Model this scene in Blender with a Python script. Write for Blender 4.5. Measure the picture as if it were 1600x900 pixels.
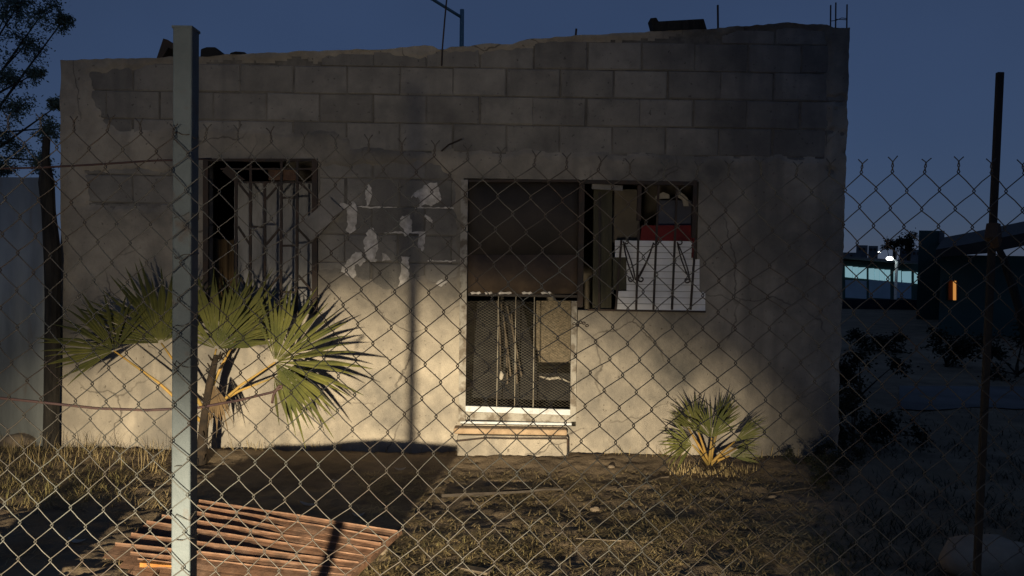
import bpy, math, random
import numpy as np
from mathutils import Vector, Matrix, noise as mnoise

for o in list(bpy.data.objects):
    bpy.data.objects.remove(o)
SC = bpy.context.scene
COL = SC.collection
R = math.radians
rng = random.Random(11)

# ------------------------------------------------------------------ camera
EYE = 1.48
FPX = 1200.0                      # focal length in photo pixels (photo 1600 wide)
PITCH, ROLL = R(1.67), R(0.9)
_r = Vector((1, 0, 0)); _f = Vector((0, math.cos(PITCH), -math.sin(PITCH))); _u = Vector((0, math.sin(PITCH), math.cos(PITCH)))
CU = _u * math.cos(ROLL) - _r * math.sin(ROLL)
CR = _r * math.cos(ROLL) + _u * math.sin(ROLL)
CF = _f
CO = Vector((0, 0, EYE))
cam = bpy.data.cameras.new('camera'); cam_o = bpy.data.objects.new('camera', cam); COL.objects.link(cam_o)
cam.sensor_width = 36.0; cam.lens = FPX / 1600.0 * 36.0; cam.clip_start = 0.05; cam.clip_end = 3000
cam_o.matrix_world = Matrix(((CR.x, CU.x, -CF.x, CO.x), (CR.y, CU.y, -CF.y, CO.y), (CR.z, CU.z, -CF.z, CO.z), (0, 0, 0, 1)))
SC.camera = cam_o

# ------------------------------------------------------------------ dusk sky
world = bpy.data.worlds.new('World'); SC.world = world; world.use_nodes = True
wn = world.node_tree.nodes; wl = world.node_tree.links; wn.clear()
sky = wn.new('ShaderNodeTexSky'); sky.sky_type = 'NISHITA'; sky.sun_disc = False
sky.sun_elevation = R(14.0); sky.sun_rotation = R(185); sky.air_density = 1.0; sky.dust_density = 0.0; sky.ozone_density = 4.0
grade = wn.new('ShaderNodeMix'); grade.data_type = 'RGBA'; grade.blend_type = 'MULTIPLY'; grade.inputs[0].default_value = 1.0
grade.inputs[7].default_value = (0.66, 0.61, 0.88, 1)
bg = wn.new('ShaderNodeBackground'); bg.inputs['Strength'].default_value = 0.03
wo = wn.new('ShaderNodeOutputWorld')
sn = wn.new('ShaderNodeTexNoise'); sn.inputs['Scale'].default_value = 2.2; sn.inputs['Detail'].default_value = 4       # faint even haze over the whole sky
stc = wn.new('ShaderNodeTexCoord'); wl.new(stc.outputs['Generated'], sn.inputs['Vector'])
smr = wn.new('ShaderNodeMapRange'); smr.inputs[1].default_value = 0.3; smr.inputs[2].default_value = 0.7; smr.inputs[3].default_value = 0.0275; smr.inputs[4].default_value = 0.0335
wl.new(sn.outputs[0], smr.inputs[0])
flat = wn.new('ShaderNodeMix'); flat.data_type = 'RGBA'; flat.inputs[0].default_value = 0.72; flat.inputs[7].default_value = (1.08, 1.82, 3.55, 1)
wl.new(sky.outputs[0], grade.inputs[6]); wl.new(grade.outputs[2], flat.inputs[6]); wl.new(flat.outputs[2], bg.inputs['Color']); wl.new(smr.outputs[0], bg.inputs['Strength']); wl.new(bg.outputs[0], wo.inputs['Surface'])

# ------------------------------------------------------------------ the headlamp that lights the yard from the road behind the photographer
LAMP = Vector((-0.99, -4.7, 0.73))
def spot(name, target, power, cone, blend, sx, sy, color, radius):
    d = bpy.data.lights.new(name, 'SPOT'); d.energy = power; d.spot_size = R(cone); d.spot_blend = blend
    d.color = color; d.shadow_soft_size = radius
    o = bpy.data.objects.new(name, d); COL.objects.link(o)
    o.location = LAMP; o.rotation_euler = (Vector(target) - LAMP).to_track_quat('-Z', 'Y').to_euler(); o.scale = (sx, sy, 1)
    return o
spot('headlamp_low_beam', (-0.92, 5.93, -0.16), 10600, 37, 0.88, 1.0, 0.49, (1.0, 0.82, 0.555), 0.075)
spot('headlamp_spill', (-1.2, 5.93, 0.9), 700, 46, 1.0, 1.0, 0.9, (1.0, 0.86, 0.66), 0.16)

SC.view_settings.view_transform = 'Standard'; SC.view_settings.look = 'None'
SC.view_settings.exposure = 0.0; SC.view_settings.gamma = 1.0; SC.view_settings.use_curve_mapping = False
SC.cycles.max_bounces = 6; SC.cycles.use_denoising = True

# ------------------------------------------------------------------ helpers
def at(px, py, Y):
    """world point on the vertical plane y = Y that the photo shows at (px, py)"""
    d = CF * FPX + CR * (px - 800) - CU * (py - 450)
    return CO + d * (Y / d.y)
def on_ground(px, py, z=0.0):
    d = CF * FPX + CR * (px - 800) - CU * (py - 450)
    return CO + d * ((z - EYE) / d.z)
def nz(x, y=0.0, z=0.0, s=1.0):
    return mnoise.noise(Vector((x * s, y * s, z * s)))

class MB:
    def __init__(s): s.v = []; s.f = []
    def add(s, vs, fs):
        b = len(s.v); s.v += [tuple(v) for v in vs]; s.f += [tuple(b + i for i in f) for f in fs]
    def box(s, c, size, rot=None, taper=1.0):
        hx, hy, hz = size[0] / 2, size[1] / 2, size[2] / 2
        vs = [Vector((x * hx * (taper if z > 0 else 1), y * hy * (taper if z > 0 else 1), z * hz)) for z in (-1, 1) for y in (-1, 1) for x in (-1, 1)]
        if rot is not None: vs = [rot @ v for v in vs]
        c = Vector(c)
        s.add([v + c for v in vs], [(0, 2, 3, 1), (4, 5, 7, 6), (0, 1, 5, 4), (2, 6, 7, 3), (0, 4, 6, 2), (1, 3, 7, 5)])
        return s
    def bar(s, p, q, w, h, up=(0, -1, 0)):
        p, q = Vector(p), Vector(q); d = (q - p); L = d.length; d.normalize()
        u = Vector(up); a = d.cross(u)
        if a.length < 1e-4: a = d.cross(Vector((1, 0, 0)))
        a.normalize(); b = a.cross(d).normalized()
        m = Matrix((a, b, d)).transposed()
        return s.box((p + q) / 2, (w, h, L), m)
    def tube(s, pts, r, n=6, cap=True):
        pts = [Vector(p) for p in pts]; m = len(pts)
        rs = r if isinstance(r, (list, tuple)) else [r] * m
        t0 = (pts[1] - pts[0]).normalized(); ref = Vector((0, 0, 1)) if abs(t0.z) < 0.9 else Vector((1, 0, 0))
        a = t0.cross(ref).normalized(); rings = []
        for i, p in enumerate(pts):
            t = (pts[min(i + 1, m - 1)] - pts[max(i - 1, 0)])
            t = t.normalized() if t.length > 1e-9 else t0
            a = (a - t * a.dot(t)); a = a.normalized() if a.length > 1e-6 else t.orthogonal().normalized()
            b = t.cross(a)
            rings.append([p + (a * math.cos(2 * math.pi * k / n) + b * math.sin(2 * math.pi * k / n)) * rs[i] for k in range(n)])
        vs = [v for ring in rings for v in ring]; fs = []
        for i in range(m - 1):
            for k in range(n):
                k2 = (k + 1) % n
                fs.append((i * n + k, i * n + k2, (i + 1) * n + k2, (i + 1) * n + k))
        if cap: fs += [tuple(range(n))[::-1], tuple((m - 1) * n + k for k in range(n))]
        s.add(vs, fs); return s
    def prism(s, poly, off):
        """closed polygon (3D points) extruded by off"""
        off = Vector(off); n = len(poly); P = [Vector(p) for p in poly]
        s.add(P + [p + off for p in P], [tuple(range(n)), tuple(range(n, 2 * n))[::-1]] + [(i, n + i, n + (i + 1) % n, (i + 1) % n) for i in range(n)])
        return s
    def mesh(s, name):
        me = bpy.data.meshes.new(name); me.from_pydata(s.v, [], s.f); me.update(); return me
    def build(s, name, m, parent=None, smooth=False, bevel=0.0):
        me = s.mesh(name); me.materials.append(m)
        o = bpy.data.objects.new(name, me); COL.objects.link(o)
        if smooth: me.polygons.foreach_set('use_smooth', [True] * len(me.polygons))
        if bevel:
            b = o.modifiers.new('bevel', 'BEVEL'); b.width = bevel; b.segments = 2; b.limit_method = 'ANGLE'
        if parent is not None:
            o.parent = parent; o.matrix_parent_inverse = parent.matrix_world.inverted()
        return o
def empty(name, loc=(0, 0, 0), parent=None):
    o = bpy.data.objects.new(name, None); COL.objects.link(o); o.location = loc; o.empty_display_size = 0.1
    o.matrix_world = Matrix.Translation(Vector(loc))
    if parent is not None:
        o.parent = parent; o.matrix_parent_inverse = parent.matrix_world.inverted()
    return o
def tag(o, label=None, cat=None, group=None, kind=None):
    if label: o['label'] = label
    if cat: o['category'] = cat
    if group: o['group'] = group
    if kind: o['kind'] = kind
    return o

def mat(name, c1, c2=None, scale=6.0, rough=0.85, bump=0.0, bscale=None, metal=0.0, stretch=(1, 1, 1), rnd=0.0, spread=(0.35, 0.65), coord='Object', spec=0.3, c3=None, s3=1.5, sp3=(0.5, 0.7), c4=None, speck=None):
    m = bpy.data.materials.new(name); m.use_nodes = True; n = m.node_tree.nodes; l = m.node_tree.links
    b = n['Principled BSDF']; b.inputs['Roughness'].default_value = rough; b.inputs['Metallic'].default_value = metal
    b.inputs['Specular IOR Level'].default_value = spec
    c2 = c2 or tuple(x * 0.7 for x in c1)
    tc = n.new('ShaderNodeTexCoord'); mp = n.new('ShaderNodeMapping'); mp.inputs['Scale'].default_value = stretch
    src = n.new('ShaderNodeNewGeometry').outputs['Position'] if coord == 'World' else tc.outputs[coord]
    l.new(src, mp.inputs['Vector'])
    no = n.new('ShaderNodeTexNoise'); no.inputs['Scale'].default_value = scale; no.inputs['Detail'].default_value = 8; no.inputs['Roughness'].default_value = 0.62
    l.new(mp.outputs[0], no.inputs['Vector'])
    mr = n.new('ShaderNodeMapRange'); mr.inputs[1].default_value = spread[0]; mr.inputs[2].default_value = spread[1]
    l.new(no.outputs[0], mr.inputs[0])
    mx = n.new('ShaderNodeMix'); mx.data_type = 'RGBA'; mx.inputs[6].default_value = (*c1, 1); mx.inputs[7].default_value = (*c2, 1)
    l.new(mr.outputs[0], mx.inputs[0]); out = mx.outputs[2]
    if c3:
        n3 = n.new('ShaderNodeTexNoise'); n3.inputs['Scale'].default_value = s3; n3.inputs['Detail'].default_value = 6; n3.inputs['Roughness'].default_value = 0.6
        l.new(mp.outputs[0], n3.inputs['Vector'])
        m3 = n.new('ShaderNodeMapRange'); m3.inputs[1].default_value = sp3[0]; m3.inputs[2].default_value = sp3[1]; l.new(n3.outputs[0], m3.inputs[0])
        x3 = n.new('ShaderNodeMix'); x3.data_type = 'RGBA'; x3.inputs[7].default_value = (*c3, 1)
        l.new(m3.outputs[0], x3.inputs[0]); l.new(out, x3.inputs[6]); out = x3.outputs[2]
    for (cc, sc_, st_, lo, hi) in ((c4, 1.0, (5.0, 5.0, 0.55), .54, .74), (speck, 34.0, (1, 1, 1), .66, .72)):   # run-off streaks, pits
        if not cc: continue
        mp4 = n.new('ShaderNodeMapping'); mp4.inputs['Scale'].default_value = st_; l.new(src, mp4.inputs['Vector'])
        n4 = n.new('ShaderNodeTexNoise'); n4.inputs['Scale'].default_value = sc_; n4.inputs['Detail'].default_value = 5; l.new(mp4.outputs[0], n4.inputs['Vector'])
        m4 = n.new('ShaderNodeMapRange'); m4.inputs[1].default_value = lo; m4.inputs[2].default_value = hi; m4.inputs[4].default_value = .8; l.new(n4.outputs[0], m4.inputs[0])
        x4 = n.new('ShaderNodeMix'); x4.data_type = 'RGBA'; x4.inputs[7].default_value = (*cc, 1); l.new(m4.outputs[0], x4.inputs[0]); l.new(out, x4.inputs[6]); out = x4.outputs[2]
    if rnd:
        oi = n.new('ShaderNodeObjectInfo'); mm = n.new('ShaderNodeMapRange'); mm.inputs[3].default_value = 1 - rnd; mm.inputs[4].default_value = 1 + rnd
        l.new(oi.outputs['Random'], mm.inputs[0])
        hv = n.new('ShaderNodeHueSaturation'); l.new(mm.outputs[0], hv.inputs['Value']); l.new(out, hv.inputs['Color']); out = hv.outputs[0]
    l.new(out, b.inputs['Base Color'])
    if bump:
        nb = n.new('ShaderNodeTexNoise'); nb.inputs['Scale'].default_value = bscale or scale * 6; nb.inputs['Detail'].default_value = 8; nb.inputs['Roughness'].default_value = 0.7
        l.new(mp.outputs[0], nb.inputs['Vector'])
        bp = n.new('ShaderNodeBump'); bp.inputs['Strength'].default_value = bump; bp.inputs['Distance'].default_value = 0.01
        l.new(nb.outputs[0], bp.inputs['Height']); l.new(bp.outputs[0], b.inputs['Normal'])
    return m
def emit(name, c, s):
    m = bpy.data.materials.new(name); m.use_nodes = True; b = m.node_tree.nodes['Principled BSDF']
    b.inputs['Base Color'].default_value = (*c, 1); b.inputs['Emission Color'].default_value = (*c, 1); b.inputs['Emission Strength'].default_value = s
    return m

M = dict(
    plaster=mat('weathered_plaster', (0.39, 0.35, 0.285), (0.265, 0.24, 0.20), 4.8, 0.92, 0.9, 38, c3=(0.12, 0.115, 0.105), s3=1.25, sp3=(0.44, 0.66), spread=(0.36, 0.64), c4=(0.15, 0.14, 0.125), speck=(0.10, 0.085, 0.07)),
    block=mat('concrete_block', (0.27, 0.255, 0.225), (0.185, 0.175, 0.16), 5.0, 0.95, 0.9, 60, rnd=0.17, c3=(0.10, 0.098, 0.095), s3=1.6, sp3=(0.48, 0.72), coord='World', c4=(0.12, 0.115, 0.11), speck=(0.08, 0.075, 0.07)),
    mortar=mat('shaded_mortar', (0.19, 0.175, 0.15), (0.085, 0.08, 0.072), 9, 0.95, 0.6, 60),  # grey mortar, darkened to carry the thin shadow in the joints
    tan_cement=mat('tan_cement', (0.40, 0.30, 0.20), (0.27, 0.19, 0.12), 7, 0.93, 0.6, 50),
    white_plaster=mat('white_plaster', (0.68, 0.65, 0.61), (0.36, 0.335, 0.30), 22, 0.9, 0.4, 60),
    dirt=mat('dirt', (0.25, 0.19, 0.12), (0.13, 0.10, 0.066), 2.5, 0.97, 1.0, 45, c3=(0.27, 0.21, 0.14), s3=0.9),
    straw=mat('dry_straw', (0.42, 0.33, 0.17), (0.20, 0.155, 0.075), 2.0, 0.8),
    green_grass=mat('yellow_green_grass', (0.24, 0.20, 0.085), (0.12, 0.115, 0.045), 3.0, 0.8),
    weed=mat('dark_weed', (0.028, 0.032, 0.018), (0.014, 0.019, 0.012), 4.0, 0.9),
    wire=mat('galvanised_rusting_wire', (0.095, 0.10, 0.093), (0.05, 0.036, 0.028), 5, 0.55, metal=0.25, spec=0.4),
    post=mat('grey_painted_steel', (0.10, 0.125, 0.137), (0.07, 0.088, 0.096), 7, 0.6, 0.4, 40, c3=(0.085, 0.06, 0.045), s3=9, sp3=(.60, .72), spec=0.4),
    black_iron=mat('dark_iron', (0.030, 0.027, 0.025), (0.055, 0.035, 0.025), 12, 0.7, 0.2, 60),
    rust=mat('rusty_steel', (0.135, 0.072, 0.043), (0.07, 0.042, 0.028), 9, 0.85, 0.5, 70, stretch=(1, 1, 1), c3=(0.19, 0.125, 0.09), s3=6, sp3=(0.52, 0.75)),
    lip_highlight=mat('rust_lip_highlight', (0.27, 0.165, 0.11), (0.13, 0.075, 0.05), 12, 0.6),  # rust paler than the slats, with the lip's highlight put into the colour
    orange=mat('orange_timber', (0.42, 0.19, 0.05), (0.26, 0.11, 0.03), 8, 0.75, 0.3, 50),
    old_wood=mat('dark_weathered_timber', (0.012, 0.011, 0.010), (0.04, 0.036, 0.03), 6, 0.92, 1.0, 20, stretch=(4, 4, 0.6)),
    sheet=mat('grey_sheet_metal', (0.27, 0.30, 0.31), (0.18, 0.20, 0.21), 2.0, 0.55, 0.2, 12, metal=0.2, stretch=(3, 1, 0.6), c3=(0.16, 0.12, 0.09), s3=2.2, sp3=(0.6, 0.8)),
    palm=mat('palm_leaf', (0.165, 0.165, 0.045), (0.07, 0.082, 0.027), 5, 0.6, rnd=0.25, spec=0.4),
    straw_leaf=mat('dead_palm_leaf', (0.20, 0.14, 0.075), (0.09, 0.065, 0.04), 8, 0.85),
    petiole=mat('yellow_palm_stalk', (0.42, 0.25, 0.06), (0.26, 0.19, 0.06), 9, 0.6),
    trunk=mat('palm_trunk_fibre', (0.014, 0.011, 0.009), (0.04, 0.028, 0.018), 14, 0.95, 1.0, 50),
    bark=mat('tree_bark', (0.04, 0.032, 0.025), (0.07, 0.06, 0.05), 9, 0.95, 0.8, 40),
    leaf=mat('fine_tree_leaves', (0.16, 0.21, 0.16), (0.09, 0.13, 0.10), 3, 0.7),
    door_paint=mat('chipped_grey_paint', (0.30, 0.285, 0.25), (0.13, 0.11, 0.085), 12, 0.7, 0.3, 50, spread=(0.45, 0.6)),
    door_white=mat('white_door_paint', (0.52, 0.55, 0.57), (0.30, 0.29, 0.27), 12, 0.6, 0.2, 50, spread=(0.5, 0.7)),
    brown_sheet=mat('dark_brown_sheet', (0.052, 0.043, 0.036), (0.028, 0.025, 0.023), 3, 0.8, 0.2, 30),
    brown_panel=mat('warm_brown_sheet', (0.085, 0.06, 0.042), (0.045, 0.034, 0.027), 5, 0.8, 0.3, 30, c3=(0.12, 0.09, 0.06), s3=4, sp3=(.55, .8)),
    mesh=mat('pale_expanded_metal', (0.26, 0.245, 0.20), (0.12, 0.10, 0.075), 10, 0.6, metal=0.2),
    white_board=mat('white_ribbed_board', (0.78, 0.78, 0.77), (0.64, 0.64, 0.63), 6, 0.65, 0.1, 30),
    pale_board=mat('pale_grey_board', (0.33, 0.33, 0.335), (0.19, 0.19, 0.195), 4, 0.8, 0.3, 20, stretch=(2, 2, .5), c3=(0.12, 0.11, 0.10), s3=2.5, sp3=(.52, .75)),
    curtain=mat('brown_curtain', (0.16, 0.105, 0.05), (0.09, 0.06, 0.03), 7, 0.95, 0.3, 30, stretch=(3, 3, 0.3)),
    red=mat('red_cloth', (0.16, 0.02, 0.02), (0.09, 0.015, 0.015), 6, 0.9),
    interior=mat('interior_wall', (0.20, 0.17, 0.13), (0.11, 0.10, 0.085), 4, 0.95),
    green_wood=mat('olive_timber', (0.085, 0.08, 0.05), (0.05, 0.047, 0.033), 8, 0.9, 0.4, 30, stretch=(3, 3, 0.4)),
    blue_cloth=mat('slate_blue_cloth', (0.10, 0.11, 0.15), (0.07, 0.075, 0.10), 6, 0.9),
    stick=mat('pale_sticks', (0.16, 0.13, 0.095), (0.085, 0.068, 0.05), 9, 0.85),
    black_stuff=mat('black_cloth', (0.012, 0.012, 0.013), (0.02, 0.02, 0.02), 6, 0.95),
    stone=mat('tan_stone', (0.22, 0.175, 0.125), (0.14, 0.115, 0.085), 5, 0.92, 0.8, 25),
    pale_stone=mat('pale_tan_stone', (0.36, 0.28, 0.20), (0.22, 0.175, 0.125), 5, 0.92, 0.8, 25),
    cement=mat('cement', (0.28, 0.265, 0.24), (0.18, 0.17, 0.155), 5, 0.93, 0.6, 50),
    litter=mat('pale_litter', (0.45, 0.42, 0.36), (0.30, 0.27, 0.22), 8, 0.85),
    tealwall=mat('far_green_wall', (0.05, 0.10, 0.09), (0.035, 0.07, 0.065), 1, 0.9),
    farwall=mat('far_grey_wall', (0.16, 0.17, 0.18), (0.10, 0.11, 0.12), 0.4, 0.9),
    lampmetal=mat('street_lamp_metal', (0.12, 0.22, 0.28), (0.08, 0.15, 0.2), 3, 0.5),
    cable=mat('dark_cable', (0.035, 0.02, 0.025), (0.06, 0.035, 0.03), 20, 0.7),
    path=mat('pale_path', (0.17, 0.165, 0.16), (0.10, 0.095, 0.09), 1.5, 0.95, 0.5, 20),
)
def add_cracks(m, col):
    n = m.node_tree.nodes; l = m.node_tree.links; b = n['Principled BSDF']; src = b.inputs['Base Color'].links[0].from_socket
    tc = n.new('ShaderNodeTexCoord'); dn = n.new('ShaderNodeTexNoise'); dn.inputs['Scale'].default_value = 3.0; dn.inputs['Detail'].default_value = 6
    l.new(tc.outputs['Object'], dn.inputs['Vector'])
    mx = n.new('ShaderNodeMix'); mx.data_type = 'RGBA'; mx.inputs[0].default_value = 0.22; l.new(tc.outputs['Object'], mx.inputs[6]); l.new(dn.outputs['Color'], mx.inputs[7])
    vo = n.new('ShaderNodeTexVoronoi'); vo.feature = 'DISTANCE_TO_EDGE'; vo.inputs['Scale'].default_value = 1.9; l.new(mx.outputs[2], vo.inputs['Vector'])
    mr = n.new('ShaderNodeMapRange'); mr.inputs[1].default_value = 0.0; mr.inputs[2].default_value = 0.012; mr.inputs[3].default_value = 0.85; mr.inputs[4].default_value = 0.0; l.new(vo.outputs['Distance'], mr.inputs[0])
    mk = n.new('ShaderNodeTexNoise'); mk.inputs['Scale'].default_value = 1.4; l.new(tc.outputs['Object'], mk.inputs['Vector'])
    mm = n.new('ShaderNodeMapRange'); mm.inputs[1].default_value = 0.48; mm.inputs[2].default_value = 0.60; l.new(mk.outputs[0], mm.inputs[0])
    mu = n.new('ShaderNodeMath'); mu.operation = 'MULTIPLY'; l.new(mr.outputs[0], mu.inputs[0]); l.new(mm.outputs[0], mu.inputs[1])
    cx = n.new('ShaderNodeMix'); cx.data_type = 'RGBA'; cx.inputs[7].default_value = (*col, 1); l.new(mu.outputs[0], cx.inputs[0]); l.new(src, cx.inputs[6]); l.new(cx.outputs[2], b.inputs['Base Color'])
add_cracks(M['plaster'], (0.06, 0.052, 0.045))
M['glow_window'] = emit('lit_teal_window', (0.27, 0.48, 0.54), 0.62)
M['glow_lamp'] = emit('lit_lamp', (1.0, 1.0, 0.92), 6.0)
M['glow_orange'] = emit('orange_post_glow', (1.0, 0.42, 0.10), 0.55)  # emission stands in for the light falling on the door post

# ------------------------------------------------------------------ ground
def gz(x, y):
    h = 0.030 * nz(x, y, 0.3, 0.9) + 0.016 * nz(x, y, 4.1, 3.1) + 0.014 * nz(x, y, 9.0, 9.0) + 0.011 * nz(x, y, 2.0, 21.0) + 0.008 * nz(x, y, 6.0, 40.0)
    k = max(0.0, 1.0 - max(0.0, abs(x) - 5) / 6) * max(0.0, 1.0 - max(0.0, abs(y - 4) - 3.5) / 4)
    # soil banked up against the foot of the house
    bank = 0.03 * math.exp(-((y - 5.8) / 0.25) ** 2) if abs(x) < 4 else 0
    return h * k + bank
def lines(lo, hi, a, b, step, coarse):
    xs = list(np.arange(a, b + 1e-6, step)); d = step
    x = a
    left = []
    while x > lo: d *= coarse; x -= d; left.append(max(x, lo))
    d = step; x = xs[-1]; right = []
    while x < hi: d *= coarse; x += d; right.append(min(x, hi))
    return left[::-1] + xs + right
gx = lines(-900, 900, -4.2, 4.2, 0.035, 1.35); gy = lines(-40, 1800, 2.9, 6.1, 0.03, 1.3)
gm = MB()
gm.v = [(x, y, gz(x, y)) for y in gy for x in gx]
nx_ = len(gx)
gm.f = [(j * nx_ + i, j * nx_ + i + 1, (j + 1) * nx_ + i + 1, (j + 1) * nx_ + i) for j in range(len(gy) - 1) for i in range(nx_ - 1)]
ground = gm.build('ground', M['dirt'], smooth=True); tag(ground, kind='structure', label='bare brown dirt yard with lumps and dry straw')

pm = MB(); prow = []
for i in range(15):
    t = i / 14; a = on_ground(1405 + 420 * t, 604 + 3 * t); b = on_ground(1405 + 420 * t, 640 + 5 * nz(t * 5))
    prow += [(a.x, a.y, 0.012), (b.x, b.y, 0.012)]
pm.v = prow; pm.f = [(2 * i, 2 * i + 1, 2 * i + 3, 2 * i + 2) for i in range(14)]
tag(pm.build('path', M['path']), kind='structure', label='pale strip of path beyond the house corner')

# ------------------------------------------------------------------ the house
W = 5.93                       # y of the block faces of the front wall
house = empty('house', (-0.4, W, 0))
tag(house, 'unfinished grey block house with barred windows and a half-open metal door', 'house')
def wp(px, py): return at(px, py, W)
XL, XR = wp(96, 420).x, wp(1316, 420).x
TOP = [(90, 96), (140, 93), (245, 91), (330, 88), (400, 84), (520, 79), (600, 78), (665, 71), (678, 73), (690, 80), (705, 75), (760, 69), (800, 69), (832, 61), (1015, 50), (1100, 46), (1205, 38), (1222, 36), (1290, 40), (1300, 44), (1335, 45)]
TOPW = [(wp(*p).x, wp(*p).z) for p in TOP]
def top_z(x):
    return float(np.interp(x, [p[0] for p in TOPW], [p[1] for p in TOPW])) + 0.010 * nz(x, 0, 0, 7) + 0.006 * nz(x, 3, 0, 21)
def rect(px0, py0, px1, py1):
    a = wp(px0, (py0 + py1) / 2).x; b = wp(px1, (py0 + py1) / 2).x
    c = wp((px0 + px1) / 2, py1).z; d = wp((px0 + px1) / 2, py0).z
    return a, b, c, d
OPEN_W1 = rect(321, 249, 494, 489)
OPEN_D = rect(722, 280, 903, 664)
OPEN_W2 = rect(905, 281, 1089, 486)
OPEN_W2 = (OPEN_D[1], OPEN_W2[1], OPEN_W2[2], OPEN_D[3])          # window butts against the door, one lintel
OPENS = [OPEN_W1, OPEN_D, OPEN_W2]
# where the plaster is gone and the blocks show (photo outline of the damage, on the wall plane)
EXPOSED = [[(140, 112), (142, 150), (160, 186), (180, 203), (295, 204), (330, 199), (440, 206), (520, 206), (547, 213), (552, 234), (600, 237), (690, 238), (900, 241), (1100, 245), (1290, 250), (1294, 200), (1294, 46), (1222, 41), (1100, 51), (1015, 56), (836, 67), (760, 78), (700, 86), (600, 86), (520, 88), (400, 92), (250, 99)],
           [(500, 258), (560, 254), (690, 256), (708, 275), (714, 330), (713, 432), (690, 446), (640, 436), (600, 450), (560, 436), (500, 418)],
           [(132, 268), (200, 262), (262, 266), (305, 270), (306, 330), (258, 326), (205, 322), (140, 322)]]
EXPW = [np.array([(wp(*p).x, wp(*p).z) for p in poly]) for poly in EXPOSED]
def sdist(poly, X, Z):
    d = np.full(X.shape, 1e9); ins = np.zeros(X.shape, bool); n = len(poly)
    for i in range(n):
        ax, az = poly[i]; bx, bz = poly[(i + 1) % n]
        ex, ez = bx - ax, bz - az
        t = np.clip(((X - ax) * ex + (Z - az) * ez) / (ex * ex + ez * ez), 0, 1)
        d = np.minimum(d, np.hypot(X - ax - t * ex, Z - az - t * ez))
        c = ((az > Z) != (bz > Z)) & (X < (bx - ax) * (Z - az) / (bz - az + 1e-12) + ax)
        ins ^= c
    return np.where(ins, -d, d)
def exposed(X, Z):
    d = np.full(X.shape, 1e9)
    for poly in EXPW: d = np.minimum(d, sdist(poly, X, Z))
    return d
def gridlines(lo, hi, step, extra):
    xs = sorted(set([lo, hi] + extra)); out = []
    for a, b in zip(xs, xs[1:]):
        n = max(1, int(round((b - a) / step))); out += [a + (b - a) * k / n for k in range(n)]
    return out + [hi]
ZB = -0.12
wxs = gridlines(XL, XR, 0.018, [v for o in OPENS for v in o[:2]])
wzs = gridlines(ZB, 3.38, 0.018, [v for o in OPENS for v in o[2:]])
XX, ZZ = np.meshgrid(np.array(wxs), np.array(wzs))
NN = np.array([[nz(x, z, 0.0, 5.0) * 0.05 + nz(x, z, 5.0, 17.0) * 0.022 for x in wxs] for z in wzs])
DD = exposed(XX, ZZ) + NN
RUF = np.array([[nz(x, z, 2.0, 1.7) * 0.010 + nz(x, z, 7.0, 7.0) * 0.004 + nz(x, z, 3.0, 24.0) * 0.0016 for x in wxs] for z in wzs])
S = np.clip(DD / 0.022, -1, 1) * 0.5 + 0.5
YY = W + 0.009 - 0.021 * S + RUF * (0.25 + 0.75 * S)
# a few chips out of the cast column at the right corner
for (cpx, cpy, cr) in [(1312, 158, .05), (1297, 156, .03), (1300, 205, .035), (1316, 210, .04), (1300, 268, .035), (1322, 300, .04), (1295, 265, .03), (1306, 172, .02), (1320, 238, .03)]:
    c = wp(cpx, cpy); q = np.hypot(XX - c.x, (ZZ - c.z)) + NN * 0.4
    YY += 0.035 * np.clip(1 - q / cr, 0, 1) ** 0.6
TZ = np.array([top_z(x) for x in wxs])
wb = MB(); nX, nZ = len(wxs), len(wzs)
for j in range(nZ):
    for i in range(nX):
        x = wxs[i]
        if i == nX - 1: x += 0.012 * nz(0, wzs[j], 0, 6) + 0.006 * nz(0, wzs[j], 0, 22) 
        if i == 0: x += 0.010 * nz(2, wzs[j], 0, 5)
        wb.v.append((x, float(YY[j, i]), min(wzs[j], float(TZ[i]))))
def in_open(x, z): return any(o[0] < x < o[1] and o[2] < z < o[3] for o in OPENS)
for j in range(nZ - 1):
    for i in range(nX - 1):
        cx, cz = (wxs[i] + wxs[i + 1]) / 2, (wzs[j] + wzs[j + 1]) / 2
        if in_open(cx, cz): continue
        if wzs[j] >= TZ[i] and wzs[j] >= TZ[i + 1]: continue
        wb.f.append((j * nX + i, j * nX + i + 1, (j + 1) * nX + i + 1, (j + 1) * nX + i))
TH = 0.15; nface = len(wb.f)
for i in range(nX - 1):          # top of the wall
    a, b = wxs[i], wxs[i + 1]
    ja = (nZ - 1) * nX + i
    wb.add([(a, YY[-1, i], TZ[i]), (b, YY[-1, i + 1], TZ[i + 1]), (b, W + TH, TZ[i + 1] - 0.004), (a, W + TH, TZ[i] - 0.004)], [(0, 1, 2, 3)])
for x, sgn in ((XL, 1), (XR, -1)):  # ends
    wb.add([(x, W, ZB), (x, W + TH, ZB), (x, W + TH, top_z(x)), (x, W, top_z(x))], [(0, 1, 2, 3)])
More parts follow.
